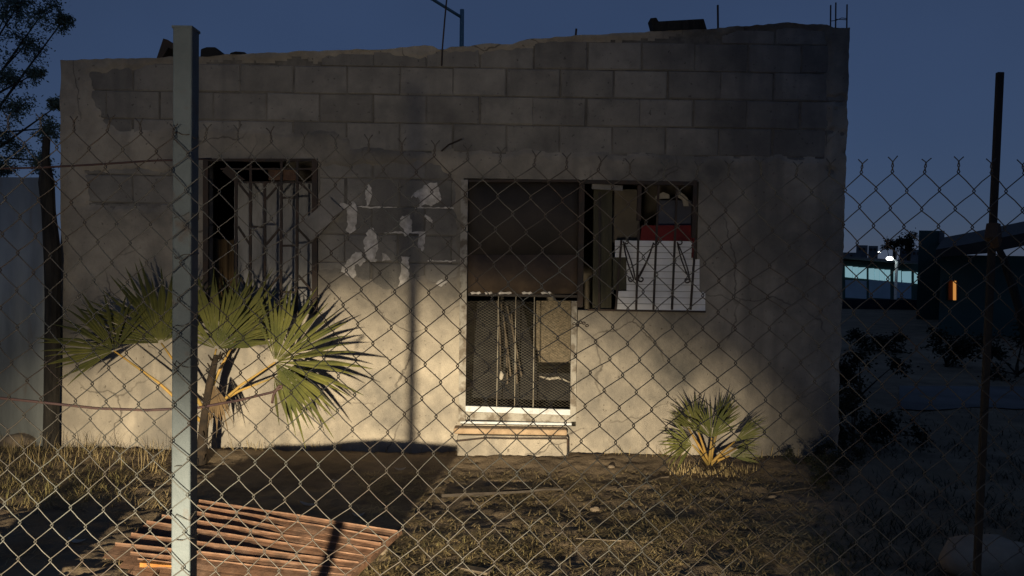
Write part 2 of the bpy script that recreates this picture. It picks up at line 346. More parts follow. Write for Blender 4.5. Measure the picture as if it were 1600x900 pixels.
# back of the wall and reveals
bx = sorted(set([XL, XR] + [v for o in OPENS for v in o[:2]])); 
bx = gridlines(XL, XR, 0.2, bx); bz = gridlines(ZB, 3.38, 0.3, [v for o in OPENS for v in o[2:]])
for i in range(len(bx) - 1):
    for j in range(len(bz) - 1):
        if in_open((bx[i] + bx[i + 1]) / 2, (bz[j] + bz[j + 1]) / 2): continue
        za, zb = bz[j], bz[j + 1]
        q = [(bx[i], W + TH, min(za, top_z(bx[i]))), (bx[i + 1], W + TH, min(za, top_z(bx[i + 1]))), (bx[i + 1], W + TH, min(zb, top_z(bx[i + 1]))), (bx[i], W + TH, min(zb, top_z(bx[i])))]
        wb.add(q, [(3, 2, 1, 0)])
for k, (a, b, c, d) in enumerate(OPENS):
    sides = [((a, c), (b, c)), ((a, d), (b, d))]
    if k != 2: sides.append(((a, c), (a, d)))
    if k == 1: sides.append(((b, c), (b, OPEN_W2[2])))
    else: sides.append(((b, c), (b, d)))
    for (p, q) in sides:
        wb.add([(p[0], W - 0.012, p[1]), (q[0], W - 0.012, q[1]), (q[0], W + TH, q[1]), (p[0], W + TH, p[1])], [(0, 1, 2, 3)])
wall = wb.build('wall', M['plaster'], house, smooth=False)
wall.data.materials.append(M['mortar'])
for k_, f_ in enumerate(wb.f[:nface]):
    if all(S.flat[v] < 0.35 for v in f_): wall.data.polygons[k_].material_index = 1
wall.data.polygons.foreach_set('use_smooth', [True] * len(wall.data.polygons))

# concrete blocks that show where the plaster has gone
PITCHZ = 0.2145; LB = 0.4095
z0 = wp(800, 239).z; x0 = wp(749.5, 175).x
def block_mesh(w, h, seed):
    r2 = random.Random(seed); b = MB(); d = 0.11; c = 0.007
    def ring(y, ins): return [(sx * (w / 2 - ins) + r2.uniform(-.003, .003), y, sz * (h / 2 - ins) + r2.uniform(-.003, .003)) for sx, sz in ((-1, -1), (1, -1), (1, 1), (-1, 1))]
    vs = ring(0.0, c) + ring(c, 0) + ring(d, 0)
    fs = [(0, 1, 2, 3)] + [(k + 4 * r, 4 * (r + 1) + k, 4 * (r + 1) + (k + 1) % 4, 4 * r + (k + 1) % 4) for r in (0, 1) for k in range(4)]
    b.add(vs, fs); me = b.mesh('block'); me.materials.append(M['block']); return me
full = [block_mesh(LB - 0.008, PITCHZ - 0.007, s) for s in range(8)]
nblk = 0
for k in range(-5, 7):
    zc = z0 + (k + 0.5) * PITCHZ
    off = 0.0 if k % 2 else 0.5
    for i in range(-9, 9):
        xa = x0 + (i + off) * LB + rng.uniform(-.006, .006); xb = xa + LB
        xa, xb = max(xa, XL + 0.004), min(xb, XR - 0.004)
        for o in OPENS:
            if o[2] < zc + 0.1 and o[3] > zc - 0.1:
                if o[0] <= xa and xb <= o[1]: xb = xa
                elif xa < o[0] < xb: xb = o[0] - 0.004
                elif xa < o[1] < xb: xa = o[1] + 0.004
        if xb - xa < 0.06: continue
        zt_ = min(top_z(xa), top_z(xb), top_z((xa + xb) / 2)) - 0.012; hgt_ = min(PITCHZ, zt_ - (zc - PITCHZ / 2))
        if hgt_ < 0.09: continue
        cut = hgt_ < PITCHZ - 1e-6
        sx, sz = np.meshgrid(np.linspace(xa, xb, 9), np.linspace(zc - .1, zc + .1, 6))
        if (exposed(sx, sz) < 0.06).sum() == 0: continue
        me = full[rng.randrange(8)]
        o = bpy.data.objects.new('block', me); COL.objects.link(o)
        o.location = ((xa + xb) / 2, W + rng.uniform(-0.003, 0.004), zc + rng.uniform(-.002, .002))
        o.scale = ((xb - xa - 0.008) / (LB - 0.008), 1, 1)
        if cut: o.scale.z = hgt_ / PITCHZ; o.location.z = zc - PITCHZ / 2 + hgt_ / 2
        o.rotation_euler = (rng.uniform(-.008, .008), rng.uniform(-.006, .006), rng.uniform(-.01, .01))
        o.parent = wall; o.matrix_parent_inverse = wall.matrix_world.inverted(); nblk += 1

# white plaster remnants between window and door
PATCH = [[(543, 320), (550, 313), (557, 318), (558, 345), (555, 362), (546, 366), (541, 358), (544, 340), (540, 326), (531, 322), (533, 316)],
         [(573, 290), (578, 289), (581, 300), (578, 318), (573, 322), (571, 312)],
         [(575, 357), (584, 358), (588, 372), (590, 388), (586, 405), (592, 407), (580, 410), (570, 395), (569, 375)],
         [(560, 393), (567, 398), (573, 408), (563, 415), (555, 413), (557, 430), (550, 440), (541, 435), (534, 422), (543, 408), (550, 398)],
         [(655, 295), (668, 287), (684, 285), (686, 300), (690, 312), (682, 318), (674, 322), (665, 318), (655, 322), (654, 308), (644, 308), (650, 298)],
         [(628, 337), (640, 337), (644, 348), (641, 362), (634, 370), (629, 358), (624, 348)],
         [(655, 366), (664, 364), (664, 380), (660, 394), (654, 385)],
         [(626, 401), (638, 402), (639, 420), (640, 436), (632, 448), (622, 446), (627, 428)],
         [(598, 397), (604, 396), (611, 406), (598, 408)],
         [(667, 450), (690, 438), (704, 440), (711, 456), (713, 494), (705, 488), (692, 480), (676, 474)],
         [(664, 335), (672, 342), (676, 350), (669, 348)]]
for poly in PATCH:
    pts = []
    for i in range(len(poly)):
        a, b = poly[i], poly[(i + 1) % len(poly)]
        for t in (0, 0.2, 0.4, 0.6, 0.8):
            px, py = a[0] + (b[0] - a[0]) * t, a[1] + (b[1] - a[1]) * t
            px += 3.2 * nz(px, py, 1.0, .23) + 1.6 * nz(px, py, 2.0, .7); py += 3.0 * nz(px, py, 6.0, .23) + 1.6 * nz(px, py, 4.0, .7)
            p = wp(px, py); pts.append((p.x, W - 0.007 - 0.003 * nz(px, py, 2, .1), p.z))
    MB().prism(pts, (0, 0.03, 0)).build('plaster_patch', M['white_plaster'], wall)
for (a, b, c) in [(566, 620, 324), (648, 713, 325), (540, 566, 323), (600, 665, 364), (668, 712, 408)]:   # mortar smears in the bed joints
    pts = []
    n = max(5, int((b - a) / 2.5))
    for i in range(n + 1):
        px = a + (b - a) * i / n; p = wp(px, c - .2 - 3.4 * max(0, nz(px, c, 1, .13) + .1) - 1.2 * abs(nz(px, 1, 1, .5))); pts.append((p.x, W - 0.003, p.z))
    for i in range(n, -1, -1):
        px = a + (b - a) * i / n; p = wp(px, c + .2 + 2.6 * max(0, nz(px, c, 7, .15)) + 1.2 * abs(nz(px, 7, 1, .5))); pts.append((p.x, W - 0.003, p.z))
    MB().prism(pts, (0, 0.02, 0)).build('mortar_smear', M['white_plaster'], wall)
# room behind the front wall
FL = OPEN_D[2]
room = MB(); D2 = W + 3.6; CE = 2.86
room.box(((XL + XR) / 2, (W + TH + D2) / 2, FL - 0.06), (XR - XL - 0.02, D2 - W - TH, 0.1)).build('floor_slab', M['cement'], house)
MB().box(((XL + XR) / 2, (W + TH + D2) / 2, CE + 0.06), (XR - XL - 0.02, D2 - W - TH, 0.12)).build('roof_slab', M['cement'], house)
MB().box(((XL + XR) / 2, D2 + 0.08, 1.45), (XR - XL, 0.15, 3.0)).build('back_wall', M['interior'], house)
MB().box((XL + 0.076, (W + TH + D2) / 2, 1.45), (0.15, D2 - W - TH - 0.004, 3.0)).build('side_wall', M['interior'], house)
MB().box((XR - 0.076, (W + TH + D2) / 2, 1.45), (0.15, D2 - W - TH - 0.004, 3.0)).build('side_wall', M['interior'], house)
pmx = wp(640, 400).x
MB().box((pmx, W + TH + 1.2, 1.5), (0.12, 2.3, 2.6)).build('partition', M['interior'], house)
# door step
stp = empty('step', (wp(800, 700).x, W - 0.15, 0), house)
sa, sb = wp(716, 700).x, wp(886, 700).x
sm = MB(); sm.box(((sa + sb) / 2, W - 0.06, 0.09), (sb - sa, 0.13, 0.19)); sm.build('riser', M['plaster'], stp, bevel=0.012)
MB().box(((sa + sb) / 2 - 0.02, W - 0.05, 0.214), (sb - sa + 0.02, 0.14, 0.045)).build('tread', M['tan_cement'], stp, bevel=0.012)
fr = MB(); y_ = W - 0.130
a1, a2, a3 = at(800, 685, y_), at(887, 685, y_), at(887, 728, y_)
fr.tube([at(712, 689, y_), at(760, 684, y_), a1, a2 + Vector((-.01, 0, 0)), a2 + Vector((0, 0, -.01)), a3, at(894, 742, y_)], 0.008, 6).build('dark_edge_line', M['black_iron'], stp)  # thin dark tube along the top and right side of the step

# barred window on the left
def P(px, py, dy): return at(px, py, W + dy)
w1 = empty('window', (wp(408, 480).x, W, wp(408, 489).z), house)
def bars(parent, segs, w, dy, m=M['black_iron'], nm='bar'):
    for (p, q) in segs:
        MB().bar(P(*p, dy), P(*q, dy), w, w * 0.7).build(nm, m, parent)
bars(w1, [((324, 250), (496, 250)), ((326, 488), (496, 488))], 0.020, -0.03, nm='frame_bar')
bars(w1, [((492, 250), (492, 490)), ((322, 250), (322, 490))], 0.040, -0.026, nm='frame_bar')
bars(w1, [((345, 264), (488, 264)), ((366, 285), (488, 285))], 0.013, -0.03)
bars(w1, [((369, 285), (369, 486)), ((392, 250), (391, 486)), ((414, 285), (414, 486)), ((440, 250), (439, 486)), ((465, 250), (463, 486))], 0.019, -0.032)
bars(w1, [((394, 354), (413, 355)), ((441, 309), (464, 309)), ((441, 384), (463, 384)), ((441, 456), (463, 457)), ((440, 250), (440, 264)),
          ((372, 285), (391, 309)), ((372, 354), (391, 383)), ((416, 311), (438, 286)), ((416, 382), (438, 356)), ((466, 284), (487, 302)), ((466, 358), (487, 380)), ((466, 430), (487, 454)), ((372, 430), (391, 456)), ((416, 456), (438, 430))], 0.016, -0.031)
MB().bar(P(420, 273, -0.012), P(466, 273, -0.012), 0.085, 0.012, up=(0, 1, 0)).build('rusty_plate', M['rust'], w1)
MB().prism([P(*p, 0.02) for p in [(355, 258), (383, 281), (366, 284), (347, 268)]], (0, 0.01, 0)).build('torn_flap', M['black_iron'], w1)
# short board tied across the window frame
MB().prism([P(*p, -0.06) for p in [(515, 309), (536, 327), (487, 378), (466, 352)]], (0, 0.025, 0)).build('plank', M['cement'])
tag(bpy.data.objects['plank'], 'short grey board wedged slantwise at the right side of the left window', 'board')

# things inside the left window
pb = empty('upright_boards', (wp(420, 400).x, W + 0.5, FL)); tag(pb, 'pale grey upright boards standing just inside the left window', 'boards')
for i, (a, b) in enumerate([(366, 393), (394, 415), (416, 440), (441, 466), (467, 500)]):
    MB().prism([at(a, 286 - i % 2 * 3, W + 0.42), at(b, 286 - i % 2 * 3, W + 0.42), Vector((at(b, 480, W + 0.40).x, W + 0.40, FL)), Vector((at(a, 480, W + 0.40).x, W + 0.40, FL))], (0, 0.02 + 0.004 * (i % 2), 0)).build('board', M['pale_board'], pb)
cu = MB(); n = 26
for i in range(n + 1):
    t = i / n; px = 318 + 48 * t; y = W + 0.30 + 0.02 * math.sin(t * 24) + 0.01 * nz(t * 9)
    a = at(px, 374 + 4 * nz(t * 4), y); cu.v += [tuple(a), (a.x, y, FL + 0.6)]
cu.f = [(2 * i, 2 * i + 2, 2 * i + 3, 2 * i + 1) for i in range(n)]
co = cu.build('curtain', M['curtain'], smooth=True); s_ = co.modifiers.new('thick', 'SOLIDIFY'); s_.thickness = 0.006
tag(co, 'short brown curtain hanging low in the left window', 'curtain')

# door
door = empty('door', (wp(812, 660).x, W, FL), house)
def dpart(name, p, q, w, h, m, dy, up=(0, -1, 0)):
    return MB().bar(P(*p, dy), P(*q, dy), w, h, up).build(name, m, door, bevel=0.003)
dpart('jamb', (726, 281), (722, 658), 0.055, 0.05, M['door_paint'], -0.004)
dpart('jamb', (897, 470), (895, 658), 0.045, 0.05, M['door_paint'], -0.004)
dpart('jamb', (909, 283), (906, 480), 0.045, 0.05, M['black_iron'], -0.004)
dpart('head', (732, 283), (905, 283), 0.022, 0.045, M['black_iron'], -0.002)
dpart('rail', (722, 638), (893, 644), 0.045, 0.03, M['door_white'], -0.012)
dpart('rail', (722, 649), (893, 654), 0.060, 0.02, M['door_paint'], -0.004)
dpart('rail', (719, 659), (893, 662), 0.018, 0.05, M['door_white'], -0.018)
dpart('middle_rail', (731, 460), (903, 463), 0.022, 0.03, M['brown_sheet'], 0.0)
for (ya, yb, dy, m_) in ((286, 404, .022, 'brown_sheet'), (398, 459, .008, 'brown_panel')):
    n_ = 14; mb = MB()
    for q in range(n_ + 1):
        px = 731 + 174 * q / n_
        for py in (ya, (ya + yb) / 2, yb): p_ = P(px, py, dy); mb.v.append((p_.x, p_.y + 0.006 * nz(px * .05, py * .02, 3), p_.z))
    mb.f = [(3 * q + r_, 3 * q + 3 + r_, 3 * q + 4 + r_, 3 * q + 1 + r_) for q in range(n_) for r_ in (0, 1)]
    o = mb.build('panel_sheet', M[m_], door, smooth=True); so = o.modifiers.new('t', 'SOLIDIFY'); so.thickness = .004
for (a, b) in [(735, 752), (757, 770), (778, 800), (815, 832), (845, 862)]:   # worn paint along the middle rail
    MB().prism([P(a, 457 + nz(a), -0.018), P(a + 4, 455.5, -0.018), P((a + b) / 2, 457, -0.018), P(b - 3, 455.6, -0.018), P(b, 458, -0.018), P(b - 5, 460, -0.018), P((a + b) / 2, 458.8, -0.018), P(a + 2, 460, -0.018)], (0, 0.004, 0)).build('paint_fleck', M['white_plaster'], door)
for (a, b) in [(779, 776), (806, 804), (835, 833)]:
    dpart('bar', (a, 462), (b, 636), 0.008, 0.008, M['mesh'], -0.004)
# expanded metal over the lower half of the door
em = MB(); ca, cb_ = P(726, 470, 0.008), P(893, 636, 0.008); cw, chh = cb_.x - ca.x, ca.z - cb_.z
pitch_x, pitch_z = 0.034, 0.021
nxm, nzm = int(cw / pitch_x), int(chh / pitch_z)
for j in range(nzm):
    for i in range(nxm):
        x, z = ca.x + i * cw / nxm, cb_.z + j * chh / nzm; ux, uz = cw / nxm, chh / nzm; t_ = 0.0011
        for (xa, za, xb, zb) in ((x, z + uz / 2, x + ux / 2, z + uz), (x + ux / 2, z + uz, x + ux, z + uz / 2), (x, z + uz / 2, x + ux / 2, z), (x + ux / 2, z, x + ux, z + uz / 2)):
            em.add([(xa, ca.y, za - t_), (xb, ca.y, zb - t_), (xb, ca.y - 0.003, zb + t_), (xa, ca.y - 0.003, za + t_)], [(0, 1, 2, 3)])
emo = em.build('expanded_metal', M['mesh'], door); emo['kind'] = 'stuff'
# latch and chain
lc = MB(); c_ = P(909, 508, -0.05)
for k in range(5):
    cc = P(897 + 5 * k, 506 + 3 * math.sin(k * 2), -0.04 - 0.006 * (k % 2))
    lc.tube([cc + Vector((0.012 * math.cos(t), 0.004 * math.sin(t * 2), 0.009 * math.sin(t))) for t in np.linspace(0, 2 * math.pi, 9)], 0.003, 5, cap=False)
lc.build('latch_chain', M['black_iron'], door)
# things behind the door
dk = MB(); dk.prism([at(745, 470, W + 0.5), at(815, 468, W + 0.5), at(838, 560, W + 0.45), at(845, 640, W + 0.42), at(735, 640, W + 0.42)], (0, 0.12, 0))
tag(dk.build('dark_cloth_pile', M['black_stuff'], bevel=0.02), 'black cloth heaped behind the lower half of the door', 'cloth')
for i, (a, b) in enumerate([((777, 470), (783, 580)), ((783, 475), (798, 588)), ((792, 478), (815, 588)), ((799, 490), (808, 600)), ((788, 500), (793, 600))]):
    o = MB().tube([at(*a, W + 0.34), at((a[0] + b[0]) / 2 + 1, (a[1] + b[1]) / 2, W + 0.33), at(*b, W + 0.30)], [0.006, 0.007, 0.008], 7).build('stick', M['stick'])
    tag(o, ['leftmost of the pale sticks leaning behind the door mesh', 'second from the left of the sticks behind the door mesh', 'rightmost, most slanted stick behind the door mesh', 'lowest-reaching stick, second from the right behind the door mesh', 'short middle stick of the bundle behind the door mesh'][i], 'stick', 'sticks behind the door')
bd = MB().prism([at(838, 470, W + 0.7), at(894, 470, W + 0.7), at(894, 566, W + 0.7), at(838, 566, W + 0.7)], (0, 0.03, 0)).build('brown_board', mat('speckled_board', (0.22, 0.18, 0.125), (0.10, 0.085, 0.06), 40, 0.9))
tag(bd, 'speckled tan board upright behind the right half of the door mesh', 'board')
bn = MB().box(at(865, 612, W + 0.6), (0.32, 0.3, 0.36)).build('crate', M['black_stuff'], bevel=0.01); tag(bn, 'black crate on the floor behind the door mesh', 'crate')
rg = MB(); rc = at(865, 585, W + 0.42)
rg.tube([at(843, 588, W + 0.42), at(858, 592, W + 0.41), at(872, 590, W + 0.42), at(890, 597, W + 0.42)], [0.006, 0.013, 0.012, 0.006], 7)
tag(rg.build('pale_rag', M['litter'], smooth=True), 'pale twisted rag lying on the black crate', 'rag')
kn = MB().tube([P(783, 580, -0.02), P(784, 585, -0.025), P(783, 591, -0.022), P(781, 595, -0.02)], [0.006, 0.018, 0.016, 0.004], 8).build('rag_knot', M['litter'], door, smooth=True)

# barred window on the right
w2 = empty('window', (wp(1000, 480).x, W, wp(1000, 486).z), house)
for (p, q, w, nm, m) in [((1086, 282), (1083, 372), 0.030, 'frame_bar', M['black_iron']), ((910, 284), (1088, 287), 0.030, 'frame_bar', M['black_iron']),
                   ((918, 484), (1102, 487), 0.014, 'frame_bar', M['black_iron']), ((1084, 372), (1082, 403), 0.016, 'frame_bar', M['red']),
                   ((999, 290), (998, 345), 0.030, 'mullion', M['black_iron'])]:
    MB().bar(P(*p, -0.03), P(*q, -0.03), w, 0.03).build(nm, m, w2)
bars(w2, [((971, 375), (962, 484)), ((998, 350), (994, 484)), ((1029, 290), (1021, 484)), ((1058, 290), (1050, 484)), ((1087, 372), (1079, 484)), ((937, 300), (936, 484))], 0.016, -0.045)
def scroll(p, q, turn, dy=-0.047):
    a, b = P(*p, dy), P(*q, dy); mb = MB(); pts = []
    for k in range(9):
        t = k / 8; pts.append(a.lerp(b, t) + Vector((0.012 * turn * math.sin(t * math.pi), 0, 0)))
    for (c0, s0) in ((b, -1),):
        for k in range(1, 10):
            an = k / 9 * 1.6 * math.pi; r = 0.024 * (1 - k / 14)
            pts.append(c0 + Vector((turn * (r * math.cos(an + math.pi) + 0.024), 0, -r * math.sin(an))))
    mb.tube(pts, 0.0055, 5).build('scroll', M['black_iron'], w2)
scroll((993, 438), (974, 377), 1); scroll((995, 436), (1021, 379), 1); scroll((1079, 440), (1058, 378), 1)
scroll((974, 377), (990, 436), -1); scroll((1021, 379), (997, 436), 1); scroll((1058, 378), (1078, 438), -1)
# stacked white ribbed boards filling the lower opening
wpn = empty('white_panels', (wp(1030, 486).x, W - 0.02, wp(1030, 486).z)); tag(wpn, 'white ribbed boards with stepped edges filling the right window', 'boards')
for (a, b, t, bt) in [(961, 1084, 376, 404), (979, 1093, 404, 455), (963, 1102, 455, 485)]:
    n = max(2, round((bt - t) / 9.5))
    for k in range(n):
        ya, yb = t + (bt - t) * k / n, t + (bt - t) * (k + 1) / n
        A, B_, C_, D_ = P(a, ya + .4 + (a - 1030) * .012, -0.018), P(b, ya + .4 + (b - 1030) * .012, -0.018), P(b, yb - .3 + (b - 1030) * .012, -0.026), P(a, yb - .3 + (a - 1030) * .012, -0.026)
        MB().prism([A, B_, C_, D_], (0, 0.012, 0)).build('board', M['white_board'], wpn)
MB().prism([P(*p, -0.006) for p in [(1003, 352), (1084, 352), (1083, 378), (1000, 378)]], (0, 0.02, 0)).build('red_cloth', M['red'])
tag(bpy.data.objects['red_cloth'], 'dark red strip of cloth above the white boards', 'cloth')
bl = MB().prism([at(*p, W + 0.3) for p in [(1030, 313), (1086, 313), (1086, 360), (1028, 360)]], (0, 0.03, 0)).build('blue_cloth', M['blue_cloth']); tag(bl, 'slate blue cloth hanging in the top of the right window', 'cloth')
ob = MB().prism([at(*p, W + 0.06) for p in [(928, 290), (957, 290), (955, 484), (926, 484)]], (0, 0.05, 0)).build('olive_plank', M['green_wood']); tag(ob, 'tall olive timber plank beside the door in the right window', 'plank')
ob2 = MB().prism([P(*p, -0.028) for p in [(958, 402), (978, 402), (978, 453), (958, 453)]], (0, 0.05, 0)).build('olive_offcut', M['green_wood']); tag(ob2, 'square olive timber offcut left of the white boards', 'plank')
hd = MB().prism([P(*p, -0.02) for p in [(925, 287), (973, 290), (973, 298), (925, 295)]], (0, 0.03, 0)).build('pale_lath', M['cement']); tag(hd, 'short pale lath under the lintel of the right window', 'plank')
gb = MB().prism([at(*p, W + 0.5) for p in [(955, 296), (1000, 296), (1000, 380), (955, 380)]], (0, 0.03, 0)).build('grey_board', M['interior']); tag(gb, 'grey board inside the upper left of the right window', 'board')
# two pale cut-outs standing in for foliage glimpsed through the window
for (poly, lb) in [([(1024, 307), (1036, 300), (1046, 304), (1046, 310), (1024, 311)], 'pale cut-out for foliage glimpsed above the blue cloth, left one'), ([(1056, 297), (1068, 303), (1075, 310), (1076, 322), (1068, 322), (1066, 312), (1055, 306)], 'pale cut-out for foliage glimpsed above the blue cloth, right one')]:
    tag(MB().prism([at(*p, W + 0.2) for p in poly], (0, 0.004, 0)).build('foliage_glimpse', M['litter']), lb, 'foliage glimpse')

# reinforcing rods and odd bits standing out of the wall top
def rod(pts, r, nm='rebar', parent=house, y=W + 0.07, m=M['black_iron']): return MB().tube([at(p[0], p[1], y) for p in pts], r, 6).build(nm, m, parent)
rod([(1122, 50), (1121.5, 8)], 0.008); rod([(899, 62), (900.5, 45)], 0.009)
for x, t in ((1298, 8), (1306, 4), (1323.5, 7)): rod([(x - .5, 52), (x, t)], 0.0055)
rod([(1297, 33), (1306, 32), (1315, 28), (1324, 29)], 0.003, 'stirrup'); rod([(1306, 30), (1324, 31)], 0.003, 'stirrup')
rod([(690, 103), (691, 78), (695, 30), (699, -12)], 0.0065, 'bent_rod', y=W - 0.02)
MB().tube([at(690, 236, W - 0.01), at(701, 226, W - 0.05), at(713, 221, W - 0.10), at(721, 217, W - 0.12)], 0.006, 6).build('bent_hook', M['black_iron'], house)

# timber and scraps lying on the roof edge
t1 = MB(); Yr = W + 0.06
t1.prism([at(*p, Yr) for p in [(1022, 50), (1016, 28), (1026, 27), (1029, 33), (1100, 29), (1105, 46)]], (0, 0.12, 0))
tag(t1.build('beam_offcut', M['old_wood'], bevel=0.006), 'dark chunky timber offcut with upturned end on the wall top', 'timber')
t2 = MB(); t2.prism([at(*p, Yr) for p in [(244, 93), (255, 60), (262, 62), (278, 72), (300, 84), (300, 92), (278, 92), (276, 80), (263, 74), (252, 93)]], (0, 0.25, 0))
tag(t2.build('bent_sheet', M['black_iron']), 'dark bent sheet forming a peak on the roof behind the grey post', 'sheet')
for (poly, lb) in [([(312, 91), (313, 75), (322, 72), (336, 72), (352, 87), (350, 91)], 'dark rounded bundle on the roof just right of the grey post'), ([(356, 88), (360, 81), (368, 79), (382, 80), (389, 86), (388, 88)], 'small low dark bundle on the roof edge')]:
    tag(MB().prism([at(p[0], p[1] + 1, Yr) for p in poly], (0, 0.2, 0)).build('roof_bundle', M['black_stuff'], bevel=0.02), lb, 'bundle')

# ------------------------------------------------------------------ street lamp behind the house
sl = empty('street_lamp', (at(721, 450, 16).x, 16, 0)); tag(sl, 'blue-grey street lamp pole with arm rising behind the house', 'street lamp')
b0 = at(722, 75, 16)
MB().tube([(b0.x, 16, 0), at(722, 15, 16)], [0.07, 0.045], 10).build('pole', M['lampmetal'], sl, smooth=True)
MB().tube([at(721, 27, 16), at(700, 14, 15.8), at(676, -1, 15.6), at(640, -18, 15.3), at(600, -28, 15)], 0.032, 8).build('arm', M['lampmetal'], sl, smooth=True)
hp = at(585, -32, 14.9); MB().box(hp, (0.5, 0.22, 0.12)).build('lamp_head', M['lampmetal'], sl, bevel=0.03)
MB().box(hp + Vector((0, 0, -0.07)), (0.36, 0.16, 0.03)).build('lamp_glass', M['glow_lamp'], sl)

# ------------------------------------------------------------------ chain-link fence in front
YF = 1.95
fence = empty('chain_link_fence', (0, YF, 0)); tag(fence, 'rusting chain-link fence with frayed top across the whole foreground', 'fence')
PX, PY = 25.6, 28.1
TOPF = [(-200, 196), (150, 204), (297, 212), (500, 228), (700, 245), (900, 262), (1077, 276), (1230, 272), (1380, 268), (1500, 268), (1750, 272)]
def node(c, r):
    px = -140 + PX * c - 0.055 * PY * r
    a = float(np.interp(px + 0.055 * PY * r, [p[0] for p in TOPF], [p[1] for p in TOPF]))
    b = 212 + 0.043 * (px - 297)
    t = min(1.0, r / 16.0)
    py = a * (1 - t) + b * t + PY * r
    py += 5.0 * nz(c * .21, r * .19, 0.0) + 2.0 * nz(c * 1.3, r * 1.1, 3.0)
    px += 6.0 * nz(c * .17, r * .23, 7.0) + 2.2 * nz(c * 1.1, r * .9, 9.0)
    for (dx_, dy_, rr, ax, ay) in ((930, 520, 70, 10, 5), (190, 470, 90, -9, 12), (610, 800, 80, 8, 9), (1180, 420, 80, -8, 9), (420, 330, 70, 9, 8)):   # dents
        g_ = math.exp(-((px - dx_) ** 2 + (py - dy_) ** 2) / rr ** 2); px += ax * g_; py += ay * g_
    return at(px, py, YF + 0.012 * nz(c * .12, r * .1, 12.0))
NW, NR = 76, 39
WR = 0.00142
for i in range(NW):
    pts = []; side0 = 1 if i % 2 else -1
    for r in range(NR):
        right = (r + i) % 2 == 1; c = i + 1 if right else i
        p = node(c, r); s = 1 if right else -1
        d = Vector((s * 0.0028, 0, 0)); y1 = 0.0024 * s
        if r == 0:
            # twisted, frayed selvage: the two wires of a node wind round each other and part in a V
            hgt = 0.026 + 0.010 * nz(c * 3.3, 1, 1); lean = 0.012 * nz(c * 2.7, 4, 1); spl = 0.011 + 0.006 * nz(c, i, 2)
            pts += [p + Vector((s * spl + lean * 1.3, -y1, hgt + 0.010 + 0.006 * nz(i * 1.7, 3, 1)))]
            pts += [p + Vector((0.0022 * s * math.cos(k * 1.5) + lean * (1 - k / 4), 0.0022 * s * math.sin(k * 1.5), hgt * (1 - k / 4))) for k in range(4)]
        else:
            pts.append(p + d * 0.3 + Vector((0, y1, 0.0036)))
        pts.append(p + d + Vector((0, y1 * 0.6, 0.0012)))
        pts.append(p + d + Vector((0, -y1 * 0.6, -0.0012)))
        pts.append(p + d * 0.3 + Vector((0, -y1, -0.0036)))
        if r < NR - 1:
            q = node(i + 1 if not right else i, r + 1); m_ = p.lerp(q, 0.5) + Vector((0.003 * nz(i * 1.9, r * .7, 8), 0.002 * nz(i, r, 2), 0.003 * nz(i, r, 5)))
            pts.append(m_)
    MB().tube(pts, WR, 5, cap=True).build('wire', M['wire'], fence, smooth=True)
# steel posts
pc_t, pc_b = at(291, 46, YF + 0.04), at(288, 900, YF + 0.04)
dirp = (pc_b - pc_t); bot = pc_t + dirp * ((pc_t.z + 0.1) / -dirp.z)
po = MB().bar(pc_t, bot, 0.049, 0.049, up=(0, -1, 0)).build('post', M['post'], fence, bevel=0.004); po['label'] = 'grey painted square steel post'
MB().bar(pc_t + Vector((0, 0, 0.0022)), pc_t + Vector((0, 0, -0.004)), 0.052, 0.052).build('post_cap', M['post'], fence)
qt, qb = at(1562.5, 113, YF + 0.03), at(1531, 790, YF + 0.03); dq = qb - qt; qbot = qt + dq * ((qt.z + 0.1) / -dq.z)
p2 = MB().bar(qt, qbot, 0.017, 0.012).build('post', mat('black_paint', (.012, .012, .014), (.02, .018, .016), 10, .7), fence, bevel=0.002); p2['label'] = 'thin dark leaning iron post'
MB().tube([at(1552, 350, YF + 0.02), at(1551, 370, YF + 0.015), at(1556, 385, YF + 0.02)], [0.016, 0.02, 0.012], 7).build('post_knot', M['black_iron'], fence)
for (ty, sp) in [(205, 7), (330, 12), (390, 4), (500, 6), (562, 14), (715, 16), (795, 8), (830, 10)]:
    c = at(290, ty, YF + 0.04); pts = []
    for k in range(14):
        t = k / 13 * 2 * math.pi * 1.1; pts.append(c + Vector((0.032 * math.cos(t + 2.2), 0.031 * math.sin(t + 2.2), -0.02 + 0.03 * nz(k * .6, ty, 1) + 0.0012 * k)))
    e = pts[-1]; pts += [e + Vector((0.008, -0.012, 0.004)), e + Vector((0.02 + 0.001 * sp, -0.02, -0.006 + 0.01 * nz(ty, 1, 1)))]
    MB().tube(pts, 0.0012, 5).build('tie_wire', M['wire'], fence, smooth=True)
# loose cables
c1 = MB().tube([at(-40, 264, 3.2), at(60, 262, 3.2), at(150, 257, 3.2), at(240, 251, 3.2), at(300, 249, 3.2), at(330, 248, 3.3)], 0.0045, 6).build('barbed_wire', M['cable'], smooth=True)
for k in range(4):
    p = at(20 + 75 * k, 262 - 3.5 * k, 3.2); MB().tube([p + Vector((-.01, 0, -.012)), p + Vector((.008, -.004, .012))], 0.0018, 4).build('barb', M['cable'], c1)
tag(c1, 'dark slack wire running at the top left behind the grey post', 'wire')
c2 = MB().tube([at(-40, 618, 3.4), at(60, 628, 3.4), at(150, 638, 3.4), at(230, 641, 3.4), at(310, 637, 3.5), at(380, 624, 3.6), at(425, 613, 3.7), at(440, 606, 3.7), at(441, 603, 3.7), at(436, 603, 3.7), at(432, 609, 3.7), at(427, 618, 3.7), at(425, 630, 3.7)], 0.0062, 7).build('loose_cable', M['cable'], smooth=True)
tag(c2, 'dark slack cable sagging behind the grey post and ending at the large palm', 'cable')

